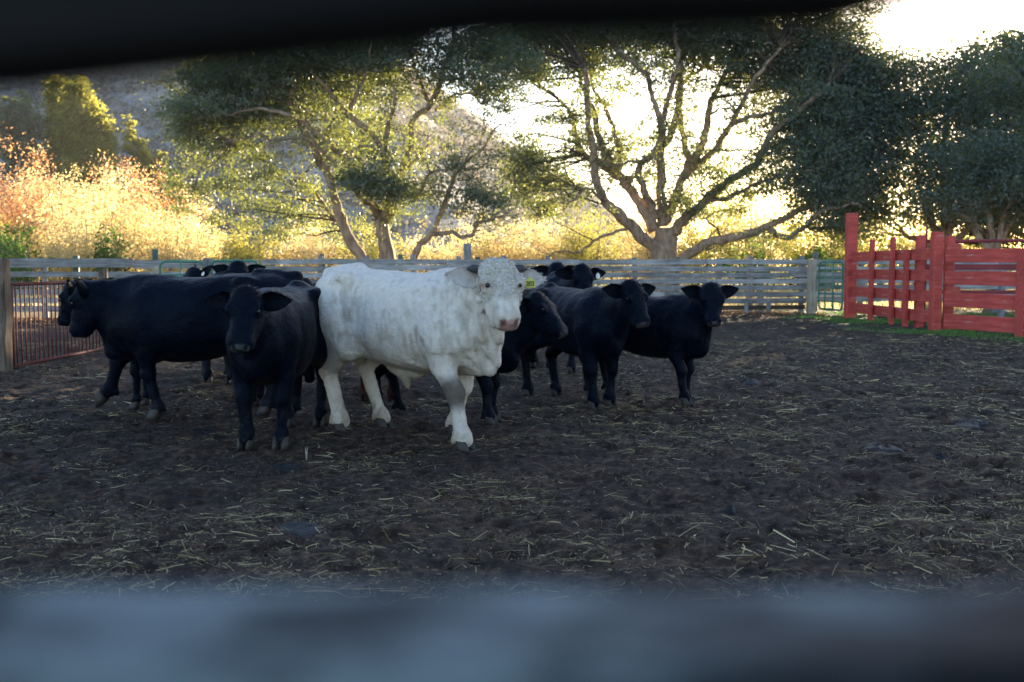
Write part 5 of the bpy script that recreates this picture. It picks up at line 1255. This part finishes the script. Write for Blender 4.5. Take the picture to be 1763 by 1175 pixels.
for a in [(250, 400, 0.9, 0.35, 1.6, -1.4), (420, 380, 1.0, 0.35, 1.6, -1.6), (330, 250, 0.9, 0.4, 1.5, -1.4), (560, 230, 1.0, 0.4, 1.4, -1.5), (760, 160, 1.2, 0.4, 1.4, -1.5), (1100, 170, 1.0, 0.4, 1.3, -1.3), (1580, 770, 0.6, 0.25, 1.5, -1.6), (260, 330, 1.05, 0.95), (400, 260, 1.2, 0.9), (330, 450, 1.2, 0.8), (480, 380, 1.2, 0.75), (210, 480, 0.6, 0.5), (560, 300, 1.4, 0.85), (420, 530, 1.0, 0.38),
          (350, 160, 1.1, 0.6), (560, 150, 1.5, 0.9), (760, 150, 1.6, 0.9), (950, 160, 1.5, 0.85), (1120, 130, 1.3, 0.8), (1250, 30, 1.4, 0.8), (700, 30, 2.0, 0.9), (1000, 10, 2.0, 0.9), (620, 400, 0.9, 0.4, 0.7),
          (860, 290, 0.95, 0.6, 0.6, 1.0), (650, 320, 1.0, 0.5, 0.8), (1000, 290, 0.9, 0.45, 0.7), (1180, 270, 0.8, 0.6, 0.8),
          (1350, 180, 1.0, 0.75, 0.9), (1500, 140, 1.0, 0.85, 0.9), (1610, 240, 0.9, 0.8, 0.9), (1690, 330, 0.6, 0.5, 0.8), (1430, 330, 0.5, 0.22, 0.6), (1560, 60, 1.2, 0.6), (1720, 150, 0.9, 0.8, 0.8),
          (1000, 680, 0.65, 0.42, 2.0, -1.4), (1100, 710, 0.9, 0.5, 2.2, -1.6), (1205, 740, 0.62, 0.5, 2.2, -1.4), (1125, 600, 0.45, 0.2, 0.9, -1), (1180, 830, 0.35, 0.35, 0.6, -0.8),
          (165, 700, 0.42, 0.65, 0.9, -0.5), (190, 800, 0.35, 0.45, 0.8, -0.5), (300, 720, 0.6, 0.55, 0.7), (330, 860, 0.4, 0.5, 0.5), (450, 690, 0.8, 0.5, 0.7), (600, 660, 0.8, 0.45, 0.7), (540, 790, 0.9, 0.5, 0.6, 0.8), (700, 840, 0.9, 0.5, 0.6, 1.0), (630, 930, 0.7, 0.35, 0.5, 0.8), (560, 580, 0.75, 0.35, 0.7), (760, 700, 0.5, 0.4, 0.6), (260, 600, 0.7, 0.35, 0.7), (880, 930, 0.5, 0.4, 0.4, 1.2), (480, 880, 0.4, 0.4, 0.4, 0.6),
          (1560, 760, 0.65, 0.33, 0.7, -1.2), (1660, 800, 0.65, 0.4, 0.7, -1.4), (1480, 830, 0.45, 0.28, 0.6, -1.2), (1600, 880, 0.5, 0.25, 0.6, -1.4),
          (900, 420, 1.2, 0.8, 0.5, 3.0), (820, 520, 0.8, 0.5, 0.5, 3.0), (990, 500, 0.8, 0.5, 0.45, 3.0), (700, 220, 2.0, 0.9, 0.5, 3.0), (400, 300, 1.6, 0.9, 0.5, 3.0), (1050, 380, 0.8, 0.5, 0.4, 2.6)]:
    B1(*a)
t.sprays(520, 30, 0.26, 2.8, 0.15)
t.done(M['oak_leaf'], 0.074, M['bark'])

# --- other evergreen oaks: trunk, random limbs, crown of overlapping clumps
def oak(label, x, y, blobs, trunk_h, r0, leafm, leaf=0.09, per=34, cs=0.34, dens=1.0, z=0.0, name='oak_tree', group=None, bark='bark', limbs=7, lean=0.0):
    t = Tree(name, label, x, y, 'tree', group, z); r_ = t.r
    top = np.array([lean, 0, trunk_h])
    t.limb([(0, 0, -0.3), (lean * 0.3, 0.05, trunk_h * 0.45), tuple(top)], r0, r0 * 0.6, seg=10)
    for b_ in blobs[:limbs]:
        c = np.array(b_[:3], float); m1 = top + (c - top) * 0.4 + r_.normal(0, 0.25, 3) - np.array([0, 0, 0.1]); m2 = top + (c - top) * 0.75 + r_.normal(0, 0.3, 3)
        t.limb([top - (0, 0, 0.2), m1, m2, c], r0 * 0.5, r0 * 0.10, wig=0.04)
    for (bx, by, bz, rx, ry, rz, *d) in blobs:
        k = int(52 * rx * rz * (0.5 + 0.5 * ry) * dens * (d[0] if d else 1)) + 3
        t.blob((bx, by, bz), (rx, ry, rz), k, per, cs, 0.55, 0.0, 0.16)
    return t.done(leafm, leaf, M[bark])
# right hand group
oak('dense dark oak standing behind the tall red post', 17.3, 42, [(-2.2, 0, 7.0, 2.0, 2.4, 1.4), (0, 0, 8.4, 2.2, 2.6, 1.5), (-1.2, -1, 5.2, 2.2, 2.4, 1.3), (1.2, -1, 6.6, 2.0, 2.4, 1.5), (0.6, -1.2, 4.2, 2.2, 2.4, 1.1), (-2.4, 0, 3.6, 1.7, 2, 0.9), (2.4, -0.5, 4.8, 1.7, 2.2, 1.2), (-3.2, 1, 8.9, 1.6, 2, 1.2, 1.7), (-4.4, 1, 9.8, 1.4, 2, 1.2, 1.6), (-1.6, 1, 7.6, 1.4, 2, 1.0, 1.5), (-3.8, 1, 8.0, 1.6, 2, 1.3, 1.5), (-3.4, 0, 5.6, 1.6, 2, 1.2), (-4.4, 0.5, 6.6, 1.5, 2, 1.1), (-4.6, 0.5, 4.4, 1.4, 2, 0.9), (-2.6, 0.5, 9.0, 1.5, 2, 1.0), (2.2, 0.5, 3.0, 1.6, 2.0, 0.8, 0.8)], 2.2, 0.34, M['dark_leaf'], 0.085)
oak('open crowned oak with the sun glinting through behind the red rails', 21.5, 46.5, [(0, 0, 7.6, 1.5, 1.8, 1.0, 0.9), (-1.2, 0, 6.2, 1.5, 1.8, 1.1, 0.9), (0.9, 0, 6.0, 1.4, 1.8, 0.9, 0.6), (0.4, 0, 8.6, 1.0, 1.3, 0.7, 0.7), (-0.3, 0.5, 4.4, 2.2, 2.2, 1.0), (1.8, 0, 4.4, 1.6, 1.8, 0.9, 0.8), (-1.0, 0, 8.0, 0.9, 1.2, 0.6, 0.8)], 2.6, 0.28, M['dark_leaf'], 0.085)
oak('tall dark oak rising at the right edge of the photo behind the pen', 20.6, 37.5, [(0, 0, 8.0, 1.5, 2.0, 1.4), (-0.3, 0, 6.2, 1.5, 2.0, 1.2), (1.2, 0, 9.6, 1.8, 2.0, 1.4), (1.6, 0, 7.2, 2.0, 2.2, 1.6), (-1.6, -0.5, 4.2, 1.8, 2.2, 0.95), (0.4, -0.5, 4.4, 1.9, 2.2, 1.1), (2.6, 0, 5.2, 2.0, 2.2, 1.4), (-2.2, -1, 3.1, 1.4, 1.6, 0.5, 0.7)], 2.3, 0.36, M['dark_leaf'], 0.082)
oak('short trunked oak with low drooping skirts above the red pipe rail', 17.0, 37.0, [(-1.6, -0.5, 3.7, 1.5, 1.8, 0.7, 0.8), (0.2, -0.5, 4.1, 1.6, 1.8, 0.8), (1.5, -0.5, 3.9, 1.4, 1.8, 0.8), (0.0, 0.5, 5.2, 1.8, 2.0, 0.9), (-1.2, 0.5, 5.0, 1.3, 1.6, 0.7)], 2.0, 0.30, M['dark_leaf'], 0.08)
off = [(27, 42, 1.1), (33, 47, 1.2), (26, 52, 1.2), (38, 41, 1.2), (31, 36, 1.0), (43, 50, 1.3), (36, 33, 1.1), (48, 44, 1.2)]  # out-of-view oaks, there to keep the low sun off the yard
for i, (x, y, s_) in enumerate(off):
    lab = 'unseen dark oak beyond the right edge, shading the yard'
    r_ = np.random.default_rng(900 + i); bl = []
    for q in range(11):
        bl.append((r_.normal(0, 2.2) * s_, r_.normal(0, 1.6) * s_, (2.6 + 8.0 * r_.uniform() ** 0.9) * s_, 2.1 * s_, 2.1 * s_, 1.35 * s_))
    oak(lab, x, y, bl, 2.4 * s_, 0.36, M['dark_leaf'], 0.15, 26, 0.45, 0.5, group='unseen oaks beyond the right edge shading the yard', limbs=5)
# trees on the foot of the hill at left
def hz_(x, y): return float(hill_h(np.array([x]), np.array([y]))[0])
def bigtree(label, x, y, w_, h_, leafm, seed, leaf=0.24, dens=1.0, name='oak_tree', nb=14, bark='bark'):
    r_ = np.random.default_rng(seed); bl = []
    for q in range(nb):
        u = r_.uniform(); a = r_.uniform(0, 6.28); rr = w_ * 0.5 * math.sqrt(r_.uniform()) * (1 - 0.55 * u)
        bl.append((rr * math.cos(a), rr * math.sin(a) * 0.8, h_ * (0.30 + 0.62 * u), w_ * 0.20, w_ * 0.20, h_ * 0.13))
    return oak(label, x, y, bl, h_ * 0.3, h_ * 0.035, leafm, leaf, 30, w_ * 0.055, 0.5 if w_ > 6 else 1.4, z=hz_(x, y) - 0.2, name=name, limbs=6, bark=bark) if dens == 1 else oak(label, x, y, bl, h_ * 0.3, h_ * 0.035, leafm, leaf, 30, w_ * 0.055, dens, z=hz_(x, y) - 0.2, name=name, limbs=6, bark=bark)
bigtree('large rounded olive green tree on the hill foot above the golden thicket', -35.6, 88, 5.0, 14.0, M['olive_leaf'], 5, 0.16, 0.9, nb=22)
bigtree('dark green tree with bare grey limbs at the far left on the hill foot', -41.2, 88, 5.5, 13.2, M['oak_leaf'], 6, 0.16, 0.45)
bigtree('olive tree half hidden left of the rounded olive tree', -38.6, 91, 4.0, 13.4, M['olive_leaf'], 26, 0.16, 0.8)
bigtree('small olive tree right of the rounded olive tree on the hill foot', -32.0, 90, 3.0, 11.0, M['olive_leaf'], 7, 0.16, 0.9)
bigtree('smallest olive tree beside the foot of the bare slope', -29.8, 89, 2.4, 9.6, M['olive_leaf'], 8, 0.16, 1.2)

# --- the bright autumn thicket and shrubs behind the fence
def shrub(label, x, y, w_, h_, leafm, seed, leaf=0.12, n_clump=60, per=30, cs=0.28, name='shrub', group=None, stems=9, twigm='twig', zoff=None, upr=0.3):
    t = Tree(name, label, x, y, 'shrub', group, (hz_(x, y) if y > 60 else 0.0) - 0.1); r_ = t.r = np.random.default_rng(seed)
    for i in range(stems):
        a = r_.uniform(0, 6.28); rr = w_ * 0.42 * math.sqrt(r_.uniform()); top = (rr * math.cos(a), rr * math.sin(a), h_ * r_.uniform(0.6, 1.0) * (1 - 0.25 * rr / (w_ * 0.42)))
        t.limb([(top[0] * 0.15, top[1] * 0.15, 0), (top[0] * 0.6, top[1] * 0.6, top[2] * 0.5), top], 0.045, 0.010, per=3, wig=0.05, seg=5)
    nb = 7
    for i in range(nb):
        a = i / nb * 6.28 + r_.uniform(-0.4, 0.4); rr = w_ * 0.27 * (1 if i else 0)
        hh = h_ * r_.uniform(0.55, 0.9) if i else h_
        t.blob((rr * math.cos(a), rr * math.sin(a), hh * 0.52), (w_ * 0.26, w_ * 0.26, hh * 0.46), max(4, int(n_clump / nb)), per, cs, 1.0, 0, 1.1, r_.uniform(-0.12, 0.12))
    return t.done(leafm, leaf, M[twigm], 1.7)
G_ = 'shrubs of the autumn thicket'
specs = []
# (px-like azimuth is not used: plain world positions)
back = [(-31, 62, 6.4, 7.6, 'orange_leaf', 'rust orange'), (-27.2, 60, 6.0, 7.3, 'orange_leaf', 'rust orange'), (-34.5, 61, 6.0, 7.6, 'orange_leaf', 'rust orange'), (-23.8, 61.5, 5.8, 7.6, 'gold_leaf', 'pale gold'), (-20.6, 60, 5.4, 7.2, 'orange_leaf', 'peach coloured'), (-29, 65, 6.0, 8.0, 'gold_leaf', 'pale straw gold'), (-24.5, 66, 6.0, 8.0, 'orange_leaf', 'peach coloured')]
front = [(-24.2, 49.5, 4.6, 4.6, 'lime_leaf', 'yellow green'), (-21.0, 50.5, 4.6, 5.8, 'gold_leaf', 'bright gold'), (-18.2, 50, 4.6, 6.4, 'gold_leaf', 'bright gold'), (-15.6, 51, 4.4, 5.0, 'gold_leaf', 'bright gold'), (-18.9, 46.5, 3.8, 4.4, 'gold_leaf', 'pale gold'), (-15.0, 46, 3.8, 4.0, 'gold_leaf', 'pale gold'), (-12.4, 50, 4.0, 3.8, 'lime_leaf', 'yellow green'), (-22.2, 45.5, 3.0, 3.0, 'lime_leaf', 'yellow green'),
         (-10.0, 52, 4.6, 4.4, 'gold_leaf', 'pale gold'), (-7.2, 54, 4.6, 4.2, 'lime_leaf', 'yellow green'), (-4.2, 55, 4.4, 3.4, 'gold_leaf', 'pale gold'), (-1.4, 54, 4.6, 4.4, 'gold_leaf', 'bright gold'), (1.4, 55, 4.6, 4.8, 'gold_leaf', 'pale gold'), (4.2, 56, 4.6, 4.9, 'lime_leaf', 'yellow green'), (7.4, 55, 4.8, 5.4, 'gold_leaf', 'pale gold'), (10.2, 56, 5.0, 6.2, 'lime_leaf', 'yellow green'), (13.2, 57, 5.0, 6.6, 'gold_leaf', 'pale gold'), (16.4, 56, 5.0, 6.2, 'lime_leaf', 'yellow green'), (19.6, 57, 5.0, 6.4, 'lime_leaf', 'yellow green'), (23, 58, 4.6, 4.4, 'gold_leaf', 'pale gold'), (26.5, 58, 4.6, 4.4, 'lime_leaf', 'yellow green')]
side = ['far left in the tall back row of the thicket', 'second from left in the back row', 'at the very left edge of the back row', 'right of centre in the back row', 'at the right end of the back row', 'topping the thicket under the olive trees', 'topping the thicket right of the olive trees']
for i, ((x, y, w_, h_, m_, col_), s_) in enumerate(zip(back, side)):
    shrub('tall %s shrub %s' % (col_, s_), x, y, w_, h_ * 1.08, M[m_], 300 + i, 0.085, 330, 40, 0.42, group=G_, stems=16)
row2 = [(8.5, 66, 5.4, 6.6, 'gold_leaf'), (13, 67, 5.4, 7.0, 'lime_leaf'), (17.5, 66, 5.4, 6.6, 'lime_leaf'), (22, 68, 5.6, 7.2, 'gold_leaf'), (26.5, 67, 5.6, 7.0, 'lime_leaf'), (31, 68, 5.6, 7.2, 'lime_leaf'), (4.2, 68, 5.0, 5.6, 'lime_leaf')]
wh2 = ['just right of the big spreading trunk', 'above the long low limb', 'over the end of the grey fence', 'above the green gate', 'above the tall red post', 'above the red uprights', 'just left of the big spreading trunk']
for i, ((x, y, w_, h_, m_), l_) in enumerate(zip(row2, wh2)):
    shrub('tall backlit shrub in the far row showing ' + l_, x, y, w_, h_, M[m_], 460 + i, 0.085, 260, 40, 0.34, group=G_, stems=14)
where = ['behind the left end of the fence', 'left of the tallest gold shrub', 'the tallest one over the green gates', 'beside the left oak foliage', 'low over the left green post', 'low left of the first oak trunk', 'under the left side of the wide oak', 'lowest at the far left', 'seen under the middle of the wide oak', 'just left of the three trunks', 'between the three trunks of the wide oak', 'right behind the bull', 'between the two oaks', 'left of the big spreading trunk', 'right of the big spreading trunk', 'under the long low limb', 'behind the low limb end', 'just left of the tall red post', 'just right of the tall red post', 'behind the red uprights', 'behind the red pipe rail']
for i, ((x, y, w_, h_, m_, col_), s_) in enumerate(zip(front, where)):
    shrub('%s shrub %s' % (col_, s_), x, y, w_, h_, M[m_], 400 + i, 0.075, 240, 40, 0.25, group=G_, stems=12)
greens = [(-19.6, 41.5, 2.9, 3.2, 'dark green bush low at the far left behind the fence'), (-21.0, 43.5, 3.4, 4.2, 'green bush at the left edge behind the fence'), (-17.2, 45.2, 1.6, 4.1, 'narrow dark green sapling in the golden thicket'), (10.8, 47, 2.6, 2.6, 'green bush behind the right part of the grey fence'), (13.4, 46, 2.8, 2.9, 'green bush behind the tall red post'), (-0.2, 60, 3.4, 3.6, 'grey green bush between the oaks'), (3.4, 62, 3.4, 3.4, 'grey green bush behind the big oak')]
for i, (x, y, w_, h_, l_) in enumerate(greens):
    shrub(l_, x, y, w_, h_, M['green_leaf' if i < 5 else 'olive_leaf'], 500 + i, 0.10, 60, 30, 0.22, stems=8)
# grass and weeds of the field behind the fence
k = 26000
x = rng.uniform(-26, 26, k); y = rng.uniform(33.5, 58, k); n_ = k
h = rng.uniform(0.15, 0.6, n_); a = rng.uniform(0, 6.28, n_); z = gzv(x, y)
d = np.stack([np.cos(a), np.sin(a), 0 * a], -1) * 0.02; lean = rng.normal(0, 0.10, (n_, 3)); lean[:, 2] = h
c = np.stack([x, y, z - 0.02], -1)
V = np.stack([c - d, c + d, c + lean], 1).reshape(-1, 3); F = np.arange(n_ * 3).reshape(-1, 3)
o = np_mesh('dry_grass', V, F, M['gold_leaf'], attrs={'rnd': np.repeat(rng.uniform(0, 1, n_), 3)}, smooth=False); tag(o, 'tall dry golden grass in the field behind the fence', 'dry grass', kind='stuff')

# ------------------------------------------------------------------ the air
m = bpy.data.materials.new('evening_air'); m.use_nodes = True; n = m.node_tree
for q in list(n.nodes):
    if q.type == 'BSDF_PRINCIPLED': n.nodes.remove(q)
pv = n.nodes.new('ShaderNodeVolumePrincipled'); pv.inputs['Color'].default_value = (0.93, 0.93, 0.95, 1)
pv.inputs['Density'].default_value = 0.00022; pv.inputs['Anisotropy'].default_value = 0.35
n.links.new(pv.outputs[0], n.nodes['Material Output'].inputs['Volume'])
mb = MB(); V = np.array([(x, y, z) for x in (-735, 735) for y in (-90, 940) for z in (-1.6, 56)], float)
mb.add(V, [(0, 1, 3, 2), (4, 6, 7, 5), (0, 4, 5, 1), (2, 3, 7, 6), (0, 2, 6, 4), (1, 5, 7, 3)])
o = mb.build('haze', m, None, False); tag(o, 'thin sunlit evening haze over the yard and hillside', 'haze', kind='stuff')
